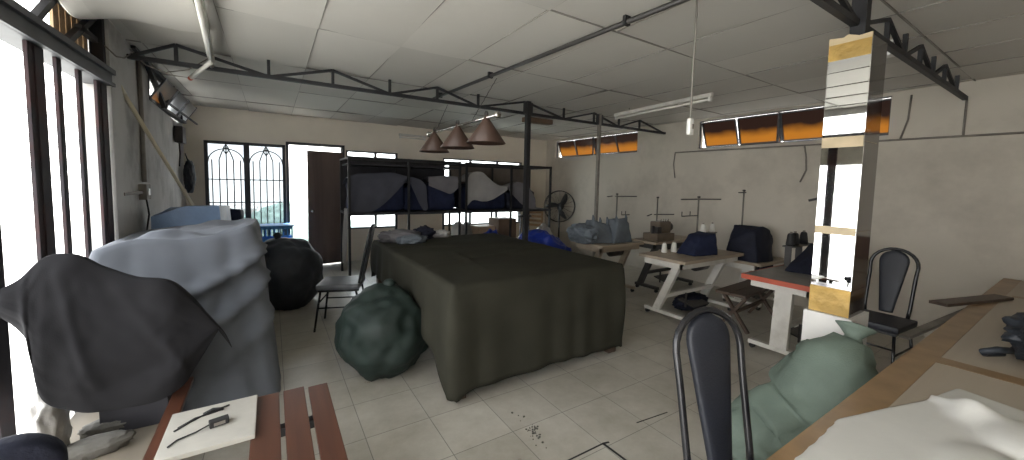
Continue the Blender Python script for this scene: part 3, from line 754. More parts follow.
def cover_loft(top, hem, centre, topz, foldf, n=200, nt_=22, nr=30):
    """a sheet over a stack: a top that sinks between its rim points and sides that fall to a hem"""
    T_ = closed_spline(top, n); H_ = closed_spline(hem, n); c = np.array(centre, float); vs = []; fs = []
    for r_ in range(nt_+1):
        k = 1-r_/nt_*.98
        for i in range(n):
            p = c+(T_[i]-c)*k; p[2] += topz(p[0], p[1])*min(1, (1-k)*5); vs.append(p)
    for r_ in range(1, nr+1):
        t = r_/nr
        for i in range(n):
            p = T_[i]*(1-t)+H_[i]*t; d_ = H_[i]-T_[i]; nn = np.array([T_[i][0]-c[0], T_[i][1]-c[1], 0.]); nn /= max(np.linalg.norm(nn), 1e-6)
            p = p+nn*foldf(i/n, t)+nn*.02*math.sin(PI*t**.5)*(1-t); vs.append(p)
    for r_ in range(nt_+nr):
        for i in range(n): fs.append((r_*n+i, r_*n+(i+1) % n, (r_+1)*n+(i+1) % n, (r_+1)*n+i))
    # rows: top runs from rim inward, sides from rim outward
    fs = []
    for r_ in range(nt_):
        for i in range(n): fs.append((r_*n+i, r_*n+(i+1) % n, (r_+1)*n+(i+1) % n, (r_+1)*n+i))
    b0 = (nt_+1)*n
    for r_ in range(nr):
        for i in range(n):
            j = (i+1) % n
            A0, A1 = (i, j) if r_ == 0 else (b0+(r_-1)*n+i, b0+(r_-1)*n+j)
            fs.append((A0, A1, b0+r_*n+j, b0+r_*n+i))
    fs.append(tuple(nt_*n+i for i in range(n)))
    return MB().add([tuple(v) for v in vs], fs, True)
gtop = [(-.90, 3.20, 1.10), (-.72, 3.24, 1.155), (-.50, 3.30, 1.13), (-.30, 3.36, 1.155), (-.14, 3.44, 1.205), (-.12, 3.75, 1.20), (-.13, 4.08, 1.19), (-.30, 4.20, 1.16), (-.60, 4.22, 1.14), (-.88, 4.18, 1.11), (-.92, 3.85, 1.10), (-.92, 3.50, 1.10)]
ghem = [(-.93, 3.02, .02), (-.72, 2.98, .02), (-.48, 3.02, .01), (-.22, 3.05, .008), (.02, 3.14, .006), (.0, 3.65, .01), (-.02, 4.12, .01), (-.26, 4.32, .01), (-.60, 4.34, .01), (-.92, 4.30, .01), (-.95, 3.85, .01), (-.95, 3.45, .01)]
def gfold(u, t):
    f_ = .014*math.sin(2*PI*(u*15+.5*t)+1.5*math.sin(5*t+u*20))*t**.8+.006*math.sin(2*PI*(u*21-.4*t)+1)*t
    d_ = .075*math.exp(-((t-.14-.9*(.36-u))/.028)**2)+.06*math.exp(-((t-.36-1.5*(.32-u))/.03)**2)+.04*math.exp(-((t-.62-1.7*(.30-u))/.032)**2)      # diagonal swags
    return f_+(d_ if u < .36 else 0)+.010*noise.noise(Vector((u*14, t*4, 5)))
def gtopz(x, y): return .07*noise.noise(Vector((x*3+1, y*3, 7)))+.02*noise.noise(Vector((x*9+1, y*7, 2)))-.03*math.exp(-((x+.5)**2+(y-3.7)**2)/.05)+.03*math.exp(-((y-3.45-.5*(x+.5))/.05)**2)
o = mods(cover_loft(gtop, ghem, (-.5, 3.72, 1.14), gtopz, gfold).build('dust_sheet', 'greyblue'), .004, 0)
tag(o, 'grey-blue sheet draped over a tall stack beside the wall', 'sheet', 'sheets over the stack by the doorway')
T = np.array([(-.94, 2.36, 1.080), (-.885, 2.39, 1.120), (-.826, 2.43, 1.200), (-.74, 2.43, 1.206), (-.664, 2.43, 1.149), (-.551, 2.43, 1.086), (-.428, 2.43, 1.052), (-.349, 2.43, .936), (-.25, 2.43, .778)])
B = np.array([(-.94, 2.36, .985), (-.858, 2.36, .824), (-.838, 2.37, .592), (-.76, 2.39, .506), (-.659, 2.42, .468), (-.503, 2.42, .459), (-.397, 2.43, .506), (-.348, 2.43, .583), (-.246, 2.43, .765)])
ns, nt1, nt0 = 90, 60, 18
def spl(A, t):
    f_ = t*(len(A)-1); i = min(int(f_), len(A)-2); u = f_-i
    p0, p1, p2, p3 = A[max(i-1, 0)], A[i], A[i+1], A[min(i+2, len(A)-1)]
    return .5*((2*p1)+(p2-p0)*u+(2*p0-5*p1+4*p2-p3)*u*u+(3*p1-p0-3*p2+p3)*u**3)
P = np.zeros((ns, nt0+nt1, 3))
for i in range(ns):
    s_ = i/(ns-1); a_ = spl(T, s_); b_ = spl(B, s_)
    for j in range(nt0):            # the part that goes back over the goods
        t = 1-j/nt0; k = min(1., 6*s_*(1-s_)+.12)
        P[i, j] = a_+np.array([.05*t, .62*t*k, -.27*t*k-.10*t*t-.02*t])
    for j in range(nt1):
        t = j/(nt1-1); p_ = a_*(1-t)+b_*t
        w_ = min(1., 5*s_*(1-s_))
        p_ = p_+np.array([0, -.075*math.sin(PI*min(1, t*.9+.06))*w_-.018*math.sin(26*s_+2.5*t)*t*math.exp(-3*s_)-.014*noise.noise(Vector((s_*5+t*2, t*4, 2)))*w_-.012*math.sin(7*(t+s_*1.5))*math.exp(-((s_-.75)/.2)**2)*w_-.003*noise.noise(Vector((s_*17+t*6, t*11-s_*4, 4)))*w_-.010*math.exp(-((s_-.30-.22*t)/.03)**2)*t*(1-t)*3-.008*math.exp(-((s_-.55-.30*t)/.03)**2)*t*(1-t)*3, 0])
        p_ += np.array([0, -.02*math.exp(-((s_-.15)/.03)**2)*t, 0])
        P[i, nt0+j] = p_
o = cloth_obj('dust_sheet', P, 'char'); tag(o, 'charcoal sheet with a pointed corner hung in front of the grey-blue sheet', 'sheet', 'sheets over the stack by the doorway')

# blue tarp over a machine behind
tp = hull([(-.90, 4.48, 1.20), (-.42, 4.50, 1.29), (-.66, 4.47, 1.29), (-.38, 5.05, 1.26), (-.86, 5.05, 1.24), (-.95, 4.40, .0), (-.33, 4.40, .0), (-.31, 5.1, 0), (-.92, 5.1, 0)], 3, .010, 5, 4, 0)
tag(smooth_angle(tp.build('tarp_cover', 'bluetarp'), 24), 'blue tarp cover standing behind the grey-blue sheet', 'cover')
tp = hull([(-.50, 5.24, 1.22), (-.30, 5.26, 1.20), (-.28, 5.5, 1.18), (-.48, 5.5, 1.2), (-.55, 5.2, 0), (-.27, 5.2, 0), (-.27, 5.55, 0), (-.55, 5.55, 0)], 5, .012, 6, 4, 1)
tag(tp.build('machine_cover', 'navy'), 'dark navy cover right of the blue tarp under barred window', 'cover')
pp = thing('plastic_pipe', 'cream plastic pipe leaning across the left wall', 'pipe', (-.40, 6.72, 0))
MB().cyl((0, 0, 0), (-.60, -2.46, 2.25), .016, n=12).build('pipe', 'cream_pipe', pp); MB().cyl((-.59, -2.42, 2.21), (-.604, -2.476, 2.265), .02, n=12).build('socket', 'cream_pipe', pp)

# bags of fabric on the floor
bb = thing('fabric_bag', 'black full bag slumped on the floor before the back doorway', 'bag', (.13, 5.42, 0), 0, 'full fabric bags on the floor')
lump((0, 0, .36), (.42, .44, .46), 3, .10, 2.0, 0, 5, .02, 7).build('bag_body', 'black_bag', bb)
MB().lathe([(.06, 0), (.03, .05), (.05, .09), (.02, .12), (0, .12)], (-.08, .0, .78), 10).build('bag_neck', 'black_bag', bb)
gb = thing('fabric_bag', 'dark green plastic bag bulging beside the draped table', 'bag', (.78, 3.22, 0), 0, 'full fabric bags on the floor')
lump((0, 0, .29), (.37, .42, .36), 8, .12, 1.9, 0, 5, .02, 7).build('bag_body', 'green_bag', gb)
MB().lathe([(.07, 0), (.035, .05), (.06, .08), (.03, .11), (0, .11)], (.06, .05, .60), 10).build('bag_neck', 'green_bag', gb)

# blue crates
cr = thing('plastic_crate', 'bottom blue plastic crate of stack under the barred window', 'crate', (.03, 7.25, 0), 0, 'blue crates by the back door')
def crate_shell(z0, z1):
    mb = MB(); w, dd = .26, .18
    for (x0, x1, y0, y1) in [(-w, w, -dd, -dd+.012), (-w, w, dd-.012, dd), (-w, -w+.012, -dd, dd), (w-.012, w, -dd, dd)]:
        mb.bx(x0, x1, y0, y1, z0, z0+.06); mb.bx(x0, x1, y0, y1, z1-.06, z1)
        if x1-x0 > .1:
            for k in range(9): mb.bx(x0+k*(x1-x0-.02)/8, x0+k*(x1-x0-.02)/8+.02, y0, y1, z0+.06, z1-.06)
        else:
            for k in range(6): mb.bx(x0, x1, y0+k*(y1-y0-.02)/5, y0+k*(y1-y0-.02)/5+.02, z0+.06, z1-.06)
    mb.bx(-w, w, -dd, dd, z0, z0+.01); return mb
crate_shell(0, .27).build('crate_body', 'crate', cr); MB().bx(-.28, .28, -.2, .2, .255, .27).build('rim', 'crate', cr)
for z, lab in ((.272, 'middle blue plastic crate of stack under the barred window'), (.544, 'topmost blue plastic crate of stack under the barred window')):
    copy_tree(cr, (.03+random.uniform(-.01, .01), 7.25, z), random.uniform(-.04, .04), lab)

# ------------------------------------------------------------------ chairs
def chair(label, loc, rz, fabric='vinyl', back='arch', hb=1.06, group='banquet chairs'):
    """front is +x"""
    t = thing('banquet_chair', label, 'chair', loc, rz, group); w = .20
    MB().box((.0, 0, .455), (.42, .41, .055), None, .022).build('seat', fabric, t)
    MB().bx(-.19, .19, -.185, .185, .405, .428).build('seat_frame', 'blacktube', t)
    for sy in (-1, 1):
        MB().tube([(.17, sy*.17, .415), (.20, sy*.185, .2), (.225, sy*.20, 0)], .011, 8).build('leg', 'blacktube', t)
        MB().tube([(-.17, sy*.17, .415), (-.21, sy*.18, .2), (-.25, sy*.19, 0)], .011, 8).build('leg', 'blacktube', t)
        MB().tube([(.192, sy*.182, .24), (-.20, sy*.178, .24)], .008, 6).build('side_rail', 'blacktube', t)
    MB().tube([(.19, -.18, .29), (.19, .18, .29)], .008, 6).build('stretcher', 'blacktube', t)
    if back == 'arch':
        def bx_(z): return -.185-.12*((z-.42)/.6)
        pts = [(bx_(.40), -.135, .40)]
        for z in (.55, .7, .82): pts.append((bx_(z), -.145-.012*(z-.4), z))
        zt = hb-.15
        for i in range(13):
            a = PI*i/12; pts.append((bx_(zt+.15*math.sin(a)), -.155*math.cos(a), zt+.14*math.sin(a)))
        for z in (.82, .7, .55): pts.append((bx_(z), .145+.012*(z-.4), z))
        pts.append((bx_(.40), .135, .40))
        MB().tube(pts, .0135, 10).build('back_frame', 'blacktube', t)
        # upholstered tongue that narrows downwards
        n1, n2 = 26, 10; P = []
        vs = []; fs = []
        for i in range(n1):
            u = i/(n1-1); z = .50+u*(hb-.022-.50)
            hw = .046+.060*min(1, u*1.1)
            top = max(0, (z-(hb-.135))/.115)
            hw *= math.sqrt(max(0, 1-top*top)) if top > 0 else 1
            hw = max(hw, .004)
            for k in range(2*n2):
                a = 2*PI*k/(2*n2); ca, sa = math.cos(a), math.sin(a)
                vs.append((bx_(z)+.021*math.copysign(abs(sa)**.6, sa), hw*math.copysign(abs(ca)**.7, ca), z))
        m_ = 2*n2
        for i in range(n1-1):
            for k in range(m_): fs.append((i*m_+k, i*m_+(k+1) % m_, (i+1)*m_+(k+1) % m_, (i+1)*m_+k))
        fs += [tuple(range(m_))[::-1], tuple((n1-1)*m_+k for k in range(m_))]
        MB().add(vs, fs, True).build('backrest', fabric, t)
    else:
        for sy in (-1, 1): MB().tube([(-.185, sy*.18, .41), (-.22, sy*.18, .7), (-.25, sy*.17, hb-.08)], .012, 8).build('back_post', 'blacktube', t)
        prof = []; rc_ = .085; z0_, z1_ = .60, hb
        for (cy_, cz_, a0) in [(.21-rc_, z1_-rc_, 0), (-.21+rc_, z1_-rc_, 90), (-.21+rc_, z0_+rc_, 180), (.21-rc_, z0_+rc_, 270)]:
            for k in range(9): prof.append((cy_+rc_*math.cos(R(a0+k*90/8)), cz_+rc_*math.sin(R(a0+k*90/8))))
        np_ = len(prof); vs = []; fs = []; mc_ = (0., (z0_+z1_)/2)
        lay = [(-.030, .90), (-.026, .965), (-.012, 1.), (.012, 1.), (.026, .965), (.030, .90)]
        for (dx, k) in lay: vs += [(-.235-.10*(z-.6)+dx, y*(1-(1-k)*.6), mc_[1]+(z-mc_[1])*(1-(1-k)*.6)) for (y, z) in prof]
        for q in range(len(lay)-1):
            for k in range(np_): fs.append((q*np_+k, q*np_+(k+1) % np_, (q+1)*np_+(k+1) % np_, (q+1)*np_+k))
        fs += [tuple(range(np_))[::-1], tuple((len(lay)-1)*np_+k for k in range(np_))]
        MB().add(vs, fs, True).build('backrest', fabric, t)
    return t
chair('arched black chair in the foreground with a narrow navy back pad', (1.345, .51, 0), R(-105), 'vinyl', 'arch', 1.085)
chair('arched black chair behind the mirrored column near right wall', (4.36, 1.0, 0), R(176), 'vinyl')
chair('grey vinyl chair side-on between black bag and draped table', (.62, 4.36, 0), R(160), 'vinyl_g', 'arch', 1.09)
chair('dark navy padded chair cut off at the bottom left corner', (-.70, 1.46, 0), R(108), 'navy_d', 'pad', .975)

# ------------------------------------------------------------------ slatted benches at bottom left
def bench(label, slats, y0s, y1s, legs):
    t = thing('slatted_bench', label, 'bench', (0, 0, 0), 0, 'slatted benches')
    for (x0, x1), y0, y1 in zip(slats, y0s, y1s): MB().bx(x0, x1, y0, y1, .425, .45, .005).build('slat', 'slat', t)
    xa, xb = slats[0][0], slats[-1][1]
    for y in legs:
        MB().bx(xa+.02, xb-.02, y-.02, y+.02, .385, .425).build('crossbar', 'steel', t)
        for x in ((xa+.035, xb-.035) if xb-xa > .1 else ((xa+xb)/2,)): MB().bx(x-.015, x+.015, y-.015, y+.015, 0, .385).build('leg', 'steel', t)
    return t
bench('three-slat red-brown bench in the foreground beside the white board', [(-.098, .012), (.030, .125), (.143, .235)], [.9, .9, .9], [2.235, 2.235, 2.215], (1.15, 1.95))
bench('narrow bench whose slat runs under the charcoal sheet', [(-.447, -.385)], [1.72], [2.65], (1.80, 1.97))
wb = MB().bx(-.402, -.08, 1.865, 2.215, .452, .472, .004).bx(-.398, -.085, 1.87, 2.21, .4502, .453); tag(wb.build('white_board', 'styro'), 'white board lying across the gap between the two slatted benches', 'board')
pa = thing('power_adapter', 'small black power adapter lying on the white board', 'adapter', (-.215, 2.02, .4725), R(12))
MB().bx(-.035, .035, -.018, .018, 0, .026, .005).build('adapter_body', 'rubber', pa)
MB().tube([(-.035, 0, .012), (-.08, -.01, .005), (-.14, -.02, .004), (-.17, -.05, .004)], .0035, 6).build('cord', 'rubber', pa)
MB().bx(-.02, .02, -.0185, -.018, .006, .02).build('sticker', 'conduit', pa)
cbl = MB().tube([(-.37, 2.05, .475), (-.32, 2.10, .475), (-.27, 2.14, .475), (-.23, 2.155, .476), (-.19, 2.17, .475)], .004, 6).tube([(-.36, 2.07, .475), (-.31, 2.12, .475), (-.26, 2.13, .475), (-.22, 2.14, .476)], .004, 6).tube([(-.28, 2.13, .479), (-.25, 2.15, .482), (-.21, 2.14, .479)], .008, 6)
tag(cbl.build('power_cable', 'rubber'), 'black tangled cable on the white board beside the sheet hem', 'cable')

# white plastic bag, dirty rolls
wbg = thing('carrier_bag', 'crumpled white carrier bag behind the navy chair at left edge', 'bag', (-.875, 2.50, .2405))
lump((0, 0, .14), (.055, .11, .20), 4, .22, 3.2, 0, 4, .05, 7).build('bag_body', 'wht_bag', wbg)
MB().tube([(.02, -.05, .26), (.03, -.04, .33), (.04, .0, .35), (.04, .05, .31), (.03, .06, .25)], .012, 6, flat=.4).build('handle', 'wht_bag', wbg)
for i, (x, y, z, a, lab) in enumerate([(-.72, 2.47, .065, 8, 'grimy cloth roll on the platform nearest the navy chair'), (-.70, 2.66, .062, 14, 'grimy cloth roll on the platform just under the charcoal sheet hem')]):
    q = lump((0, 0, z-.02), (.13, .05, .042), 20+i, .14, 5, 0, 4); tag(q.build('cloth_roll', 'pvcgrey', None, (x, y, .2405), R(a)), lab, 'cloth roll', 'cloth rolls on the platform')

# ------------------------------------------------------------------ storage racks at the back wall
def rack(label, x0, x1, back):
    t = thing('storage_rack', label, 'rack', (x0, 6.2, 0), 0, 'steel racks along the back wall'); w = x1-x0; dd = .8
    for x in (.02, w/2, w-.02):
        for y in (.02, dd-.02): MB().bx(x-.018, x+.018, y-.018, y+.018, 0, 1.93).build('upright', 'steel', t)
    for z in (1.915,):
        MB().bx(0, w, 0, .035, z-.035, z+.012).build('rail', 'steel', t); MB().bx(0, w, dd-.035, dd, z-.035, z+.012).build('rail', 'steel', t)
        for x in (.02, w-.02): MB().bx(x-.017, x+.017, .036, dd-.036, z-.03, z).build('end_rail', 'steel', t)
    MB().bx(0, w, -.01, dd, 1.015, 1.055).build('shelf_board', 'rackboard', t)
    if back == 'dark':
        MB().bx(.0, w*.5-.02, dd-.018, dd, 1.06, 1.915).build('back_board', 'rackboard', t); MB().bx(w*.5-.015, w, dd-.018, dd, 1.06, 1.915).build('back_board', 'rackboard', t)
        MB().bx(.03, w-.03, .02, dd-.05, 1.8, 1.83).build('top_shelf', 'rackboard', t)
    else:
        MB().bx(.02, w-.12, dd-.018, dd, 1.06, 1.905).build('back_board', 'taupe', t)
    return t
rack('dark steel rack with dark back boards nearest the brown door', .98, 2.86, 'dark')
rack('open steel rack with taupe back board behind the black post', 2.95, 4.90, 'taupe')
# bundles on the racks
def bundle(name, label, x0, x1, z1, seed, mat_='navy', y0=6.24, y1=6.9):
    pts = []
    for (x, s) in ((x0, .8), ((x0+x1)/2, 1.), (x1, .85)):
        for y in (y0, y1):
            pts += [(x, y, 1.06), (x, y+(.06 if y == y0 else -.06), 1.06+(z1-1.06)*s)]
    o = hull(pts, seed, .03, 5, 3, 2).build(name, mat_); tag(o, label, 'fabric bundle', 'navy fabric bundles on the racks'); return o
bundle('fabric_bundle', 'navy fabric bundle mostly hidden by the long slate sheet', 1.04, 1.88, 1.63, 1, 'navy', 6.28)
bundle('fabric_bundle', 'navy fabric bundle showing between slate sheet and hanging flap', 1.89, 2.24, 1.55, 2, 'navy', 6.28)
bundle('fabric_bundle', 'navy fabric bundle under the pale sheet at the end of first rack', 2.26, 2.80, 1.60, 3, 'navy', 6.28)
bundle('fabric_bundle', 'navy fabric bundle under the big pale grey sheet of the open rack', 2.98, 3.86, 1.60, 4, 'navy', 6.28)
bundle('fabric_bundle', 'navy fabric bundle behind the black post on open rack', 3.90, 4.58, 1.47, 5, 'navy_d', 6.28)
def rack_sheet(label, top, hem, mat_, seed, yb=6.78):
    """a sheet lying back over a bundle and hanging down its front; top and hem are (x, z) runs along the shelf"""
    top = np.array(top); hem = np.array(hem); n, m1, m2 = 44, 12, 26; P = np.zeros((n, m1+m2, 3))
    def at(A, t):
        f_ = t*(len(A)-1); i = min(int(f_), len(A)-2); u = f_-i; p0, p1, p2, p3 = A[max(i-1, 0)], A[i], A[i+1], A[min(i+2, len(A)-1)]
        return .5*(2*p1+(p2-p0)*u+(2*p0-5*p1+4*p2-p3)*u*u+(3*p1-p0-3*p2+p3)*u**3)
    for i in range(n):
        t = i/(n-1); T_, H_ = at(top, t), at(hem, t)
        for j in range(m1):
            k = 1-j/m1; P[i, j] = (T_[0], 6.262+(yb-6.262)*k, T_[1]-.02*k-.10*k**4+.015*noise.noise(Vector((T_[0]*5, k*4, seed))))
        for j in range(m2):
            k = j/(m2-1); x = T_[0]+(H_[0]-T_[0])*k; z = T_[1]+(H_[1]-T_[1])*k
            P[i, m1+j] = (x, 6.262-.012*min(1, k*5)-.009*k*math.sin(x*23+4*k+seed)+.012*noise.noise(Vector((x*5, k*3, seed+3)))*k, z+.01*math.sin(PI*min(1, k*3))*(1-k))
    o = cloth_obj('dust_sheet', P, mat_); tag(o, label, 'sheet', 'sheets over the rack bundles')
rack_sheet('slate sheet hanging over the rack end nearest the brown door', [(.985, 1.60), (1.10, 1.655), (1.38, 1.685), (1.69, 1.695), (1.90, 1.64)], [(.985, 1.07), (1.14, 1.065), (1.36, 1.075), (1.62, 1.27), (1.90, 1.585)], 'sheet_slate', 1)
rack_sheet('narrow slate flap hanging in front of the first rack middle', [(1.905, 1.64), (1.98, 1.64), (2.08, 1.615), (2.16, 1.58), (2.23, 1.50)], [(1.915, 1.60), (2.02, 1.38), (2.12, 1.18), (2.20, 1.065), (2.26, 1.10)], 'sheet_slate', 2)
rack_sheet('pale sheet folded over the last bundle of the first rack', [(2.27, 1.64), (2.40, 1.66), (2.55, 1.67), (2.70, 1.67), (2.82, 1.66)], [(2.27, 1.50), (2.45, 1.43), (2.56, 1.39), (2.69, 1.36), (2.82, 1.46)], 'sheet_grey', 3)
rack_sheet('big pale grey sheet humped over bundle on the open rack', [(2.965, 1.58), (3.09, 1.74), (3.30, 1.765), (3.45, 1.66), (3.66, 1.53), (3.86, 1.51)], [(2.97, 1.10), (3.12, 1.24), (3.30, 1.22), (3.46, 1.23), (3.67, 1.32), (3.86, 1.44)], 'sheet_light', 4)
rack_sheet('grey sheet drooping off the right bundle of the open rack', [(3.875, 1.52), (4.0, 1.57), (4.13, 1.595), (4.36, 1.51), (4.52, 1.30)], [(3.89, 1.44), (4.06, 1.27), (4.25, 1.13), (4.42, 1.065), (4.56, 1.07)], 'sheet_grey', 5)
# under-rack goods
def carton(label, c, d, rz, m_='card'):
    t = thing('cardboard_box', label, 'box', c, rz, 'cartons under the racks'); x, y, z = d
    MB().bx(-x/2, x/2, -y/2, y/2, 0, z, .004).build('box_body', m_, t); MB().bx(-x/2, x/2, -.025, .025, z, z+.002).build('tape', 'tape', t)
    return t
carton('brown carton under the open rack, topmost of its stack', (3.98, 6.62, .46), (.42, .40, .40), .03)
carton('brown carton on the floor under the open rack, bottom of stack', (3.98, 6.62, 0), (.48, .44, .458), -.02)
carton('pale carton left of the brown carton stack under the open rack', (3.52, 6.64, 0), (.36, .42, .72), .05, 'cardl')
def heap(name, label, cat, c, r, seed, m_, flat, group=None, amp=.25):
    o = lump((0, 0, r[2]*.9), r, seed, amp, 3., 0, 4, .06, 7).build(name, m_, None, (c[0], c[1], flat)); tag(o, label, cat, group); return o
heap('plastic_bag', 'white crumpled bag under the racks left of the cartons', 'bag', (3.0, 6.5), (.24, .22, .42), 31, 'wht_bag', 0)
heap('plastic_bag', 'white crumpled bag under open rack right of the cartons', 'bag', (4.66, 6.1), (.20, .2, .38), 32, 'wht_bag', 0)
heap('plastic_bag', 'blue plastic bag on floor under the racks beside cartons', 'bag', (3.42, 6.1), (.20, .18, .36), 33, 'bluebag', 0)
cc = thing('work_stool', 'dark spindly stool leaning by the post under the open rack', 'stool', (4.42, 6.46, 0), .3)
MB().lathe([(.0, .88), (.14, .885), (.15, .90), (.14, .92), (0, .925)], (0, 0, 0), 18).build('seat', 'dkmetal', cc)
for k in range(4): MB().tube([(.1*math.cos(k*PI/2), .1*math.sin(k*PI/2), .885), (.17*math.cos(k*PI/2), .17*math.sin(k*PI/2), 0)], .012, 6).build('leg', 'dkmetal', cc)
MB().tube([(.14*math.cos(a*PI/8), .14*math.sin(a*PI/8), .45) for a in range(16)], .008, 6, True).build('foot_ring', 'dkmetal', cc)
# clothes on the far end of the draped table
for i, (x, y, r, m_, lab) in enumerate([(1.28, 4.50, (.24, .15, .075), 'sheet_grey', 'folded grey garment heap on far left end of the draped table'), (1.62, 4.60, (.13, .12, .085), 'navy_d', 'dark round clothes bundle on the far end of the draped table'), (1.08+.28, 4.30, (.17, .10, .05), 'slateblue', 'blue-grey cloth piece on draped table near the chair'), (1.86, 4.62, (.12, .09, .05), 'sheet_light', 'pale crumpled cloth on draped table right of the dark bundle')]):
    o = lump((0, 0, r[2]*.8), r, 40+i, .3, 3.2, 0, 4).build('clothes_pile', m_, None, (x, y, .848)); tag(o, lab, 'clothes', 'clothes left on the draped table')
P = np.zeros((20, 26, 3))
for i in range(20):
    for j in range(26):
        u, v = i/19, j/25; wv = .10+.05*math.sin(PI*v)-.03*v
        P[i, j] = (.93-.02*v+.016*math.sin(9*u+3*v), 6.12+(u-.5)*2*wv+.02*v, 1.14-.80*v-.10*v*abs(u-.4))
o = cloth_obj('hanging_garment', P, 'sheet_light'); tag(o, 'pale garment hanging from the rack end beside the brown door', 'garment')

# ------------------------------------------------------------------ pedestal fan
fn = thing('pedestal_fan', 'black pedestal fan with a spoked ring guard by right wall corner', 'fan', (5.42, 6.55, 0), 0)
MB().lathe([(.0, 0), (.22, 0), (.22, .02), (.06, .045), (.03, .06), (0, .06)], (0, 0, 0), 24).build('base', 'rubber', fn)
MB().cyl((0, 0, .05), (0, 0, 1.06), .018).build('pole', 'blacktube', fn)
fd = Vector((-5.36, -6.55, .35)).normalized(); fq = Vector((-.82, -.57, .08)).normalized().to_track_quat('Z', 'Y').to_matrix()
def fp(x, y, z): return Vector((0, 0, 1.08))+fq @ Vector((x, y, z))
MB().tube([fp(0, 0, -.17), fp(0, 0, -.06)], [.06, .085], 16).tube([fp(0, 0, -.06), fp(0, 0, -.03)], [.085, .03], 16).build('motor', 'rubber', fn)
g = MB()
g.tube([fp(.345*math.cos(2*PI*k/48), .345*math.sin(2*PI*k/48), .05) for k in range(48)], .010, 6, True)
g.tube([fp(.345*math.cos(2*PI*k/48), .345*math.sin(2*PI*k/48), -.03) for k in range(48)], .008, 6, True)
for k in range(16):
    a = 2*PI*k/16; g.tube([fp(.03*math.cos(a), .03*math.sin(a), .085), fp(.2*math.cos(a), .2*math.sin(a), .08), fp(.345*math.cos(a), .345*math.sin(a), .05)], .0025, 5)
    g.tube([fp(.05*math.cos(a), .05*math.sin(a), -.09), fp(.345*math.cos(a), .345*math.sin(a), -.03)], .0025, 5)
g.build('guard', 'blacktube', fn)
hb_ = MB().tube([fp(0, 0, -.02), fp(0, 0, .06)], [.05, .04], 16).build('hub', 'rubber', fn)
for k in range(3):
    b = MB(); a0 = 2*PI*k/3+.75; vs = []
    for i in range(9):
        u = i/8; rr_ = .04+u*.28; wd = .04+.075*math.sin(PI*min(1, u*.9+.1)); aa = a0+.35*u
        for s in (-1, 1):
            x = rr_*math.cos(aa)-s*wd*math.sin(aa)*.5; y = rr_*math.sin(aa)+s*wd*math.cos(aa)*.5; vs.append(fp(x, y, .02+s*.022))
    fs = [(2*i, 2*i+1, 2*i+3, 2*i+2) for i in range(8)]
    mods(b.add(vs, fs, True).build('blade', 'rubber', fn), .006)

# blue sack, slatted wooden chair behind
bs = thing('plastic_sack', 'blue plastic sack behind right corner of the draped table', 'sack', (3.72, 5.02, 0), R(-20))
lump((0, 0, .36), (.55, .28, .40), 61, .2, 2.4, 0, 5, .05, 8).build('sack_body', 'bluebag', bs); MB().lathe([(.08, 0), (.04, .05), (.07, .1), (0, .11)], (-.22, 0, .66), 10).build('sack_neck', 'bluebag', bs)
sc_ = thing('wooden_chair', 'pale wooden slat-back chair beyond the open rack end', 'chair', (5.10, 7.12, 0), R(215))
for sx in (-1, 1):
    MB().bx(-.18-.02, -.18+.02, sx*.17-.018, sx*.17+.018, 0, .98).build('back_post', 'pinewood', sc_); MB().bx(.16, .20, sx*.17-.018, sx*.17+.018, 0, .43).build('leg', 'pinewood', sc_)
MB().bx(-.2, .2, -.19, .19, .43, .455).build('seat', 'pinewood', sc_)
for z in (.58, .68, .78, .88): MB().bx(-.19, -.17, -.152, .152, z, z+.055).build('slat', 'pinewood', sc_)

# ------------------------------------------------------------------ sewing tables
def sew_table(label, x0, x1, y0, y1, top='tabletop', legm='white_mt', edge=None, z=.74, slant=.14, motor=True, lw_=.085):
    t = thing('sewing_table', label, 'table', (x0, y0, 0), 0, 'sewing tables along the right wall'); w, d_ = x1-x0, y1-y0
    MB().bx(0, w, 0, d_, z-.035, z, .004).build('table_top', top, t)
    if edge:
        MB().bx(-.012, 0, -.012, d_+.012, z-.045, z).bx(0, w, -.012, 0, z-.045, z).bx(0, w, d_, d_+.012, z-.045, z).build('edge_band', edge, t)
    for x in (.14, w-.14):
        f = MB().bar((x, d_*.5-slant*.9, z-.10), (x, d_*.5+slant*.9, .07), .05, lw_).bx(x-.04, x+.04, d_*.5-slant*.9-.12, d_*.5-slant*.9+.16, z-.105, z-.036).build('leg', legm, t)
        MB().bx(x-.03, x+.03, .03, d_-.03, .045, .085, .004).build('foot', legm, f)
        for y in (.06, d_-.06):
            MB().cyl((x-.018, y, .024), (x+.018, y, .024), .024, n=12).build('caster', 'rubber', f)
    MB().bx(.03, w-.03, .06, .085, z-.105, z-.036).bx(.03, .055, .06, d_-.06, z-.105, z-.036).build('apron', legm, t)
    MB().bx(.14, w-.14, d_*.5-.02, d_*.5+.02, .25, .29).build('crossbar', legm, t)
    if motor:
        MB().cyl((w*.55, d_*.5, z-.16), (w*.55+.22, d_*.5, z-.16), .075, n=16).bx(w*.55-.04, w*.55+.04, d_*.5-.06, d_*.5+.06, z-.16, z-.036).build('motor', 'dkmetal', t)
        MB().box((w*.5, d_*.42, .14), (.34, .22, .015), (R(12), 0, 0)).bx(w*.5-.17, w*.5-.155, d_*.42-.01, d_*.42+.01, .09, .27).build('treadle', 'dkmetal', t)
    return t
sew_table('sewing table with worn wooden top and white legs on casters', 3.80, 5.05, 2.43, 3.05)
sew_table('sewing table with a red edge band beside the mirrored column', 3.83, 5.00, 1.25, 1.84, 'greytop', 'white_mt', 'redtrim', slant=.01, motor=True, lw_=.14)
sew_table('sewing table under the slate-blue covered machine', 3.76, 4.62, 3.62, 4.22, 'tabletop', 'tabletop')
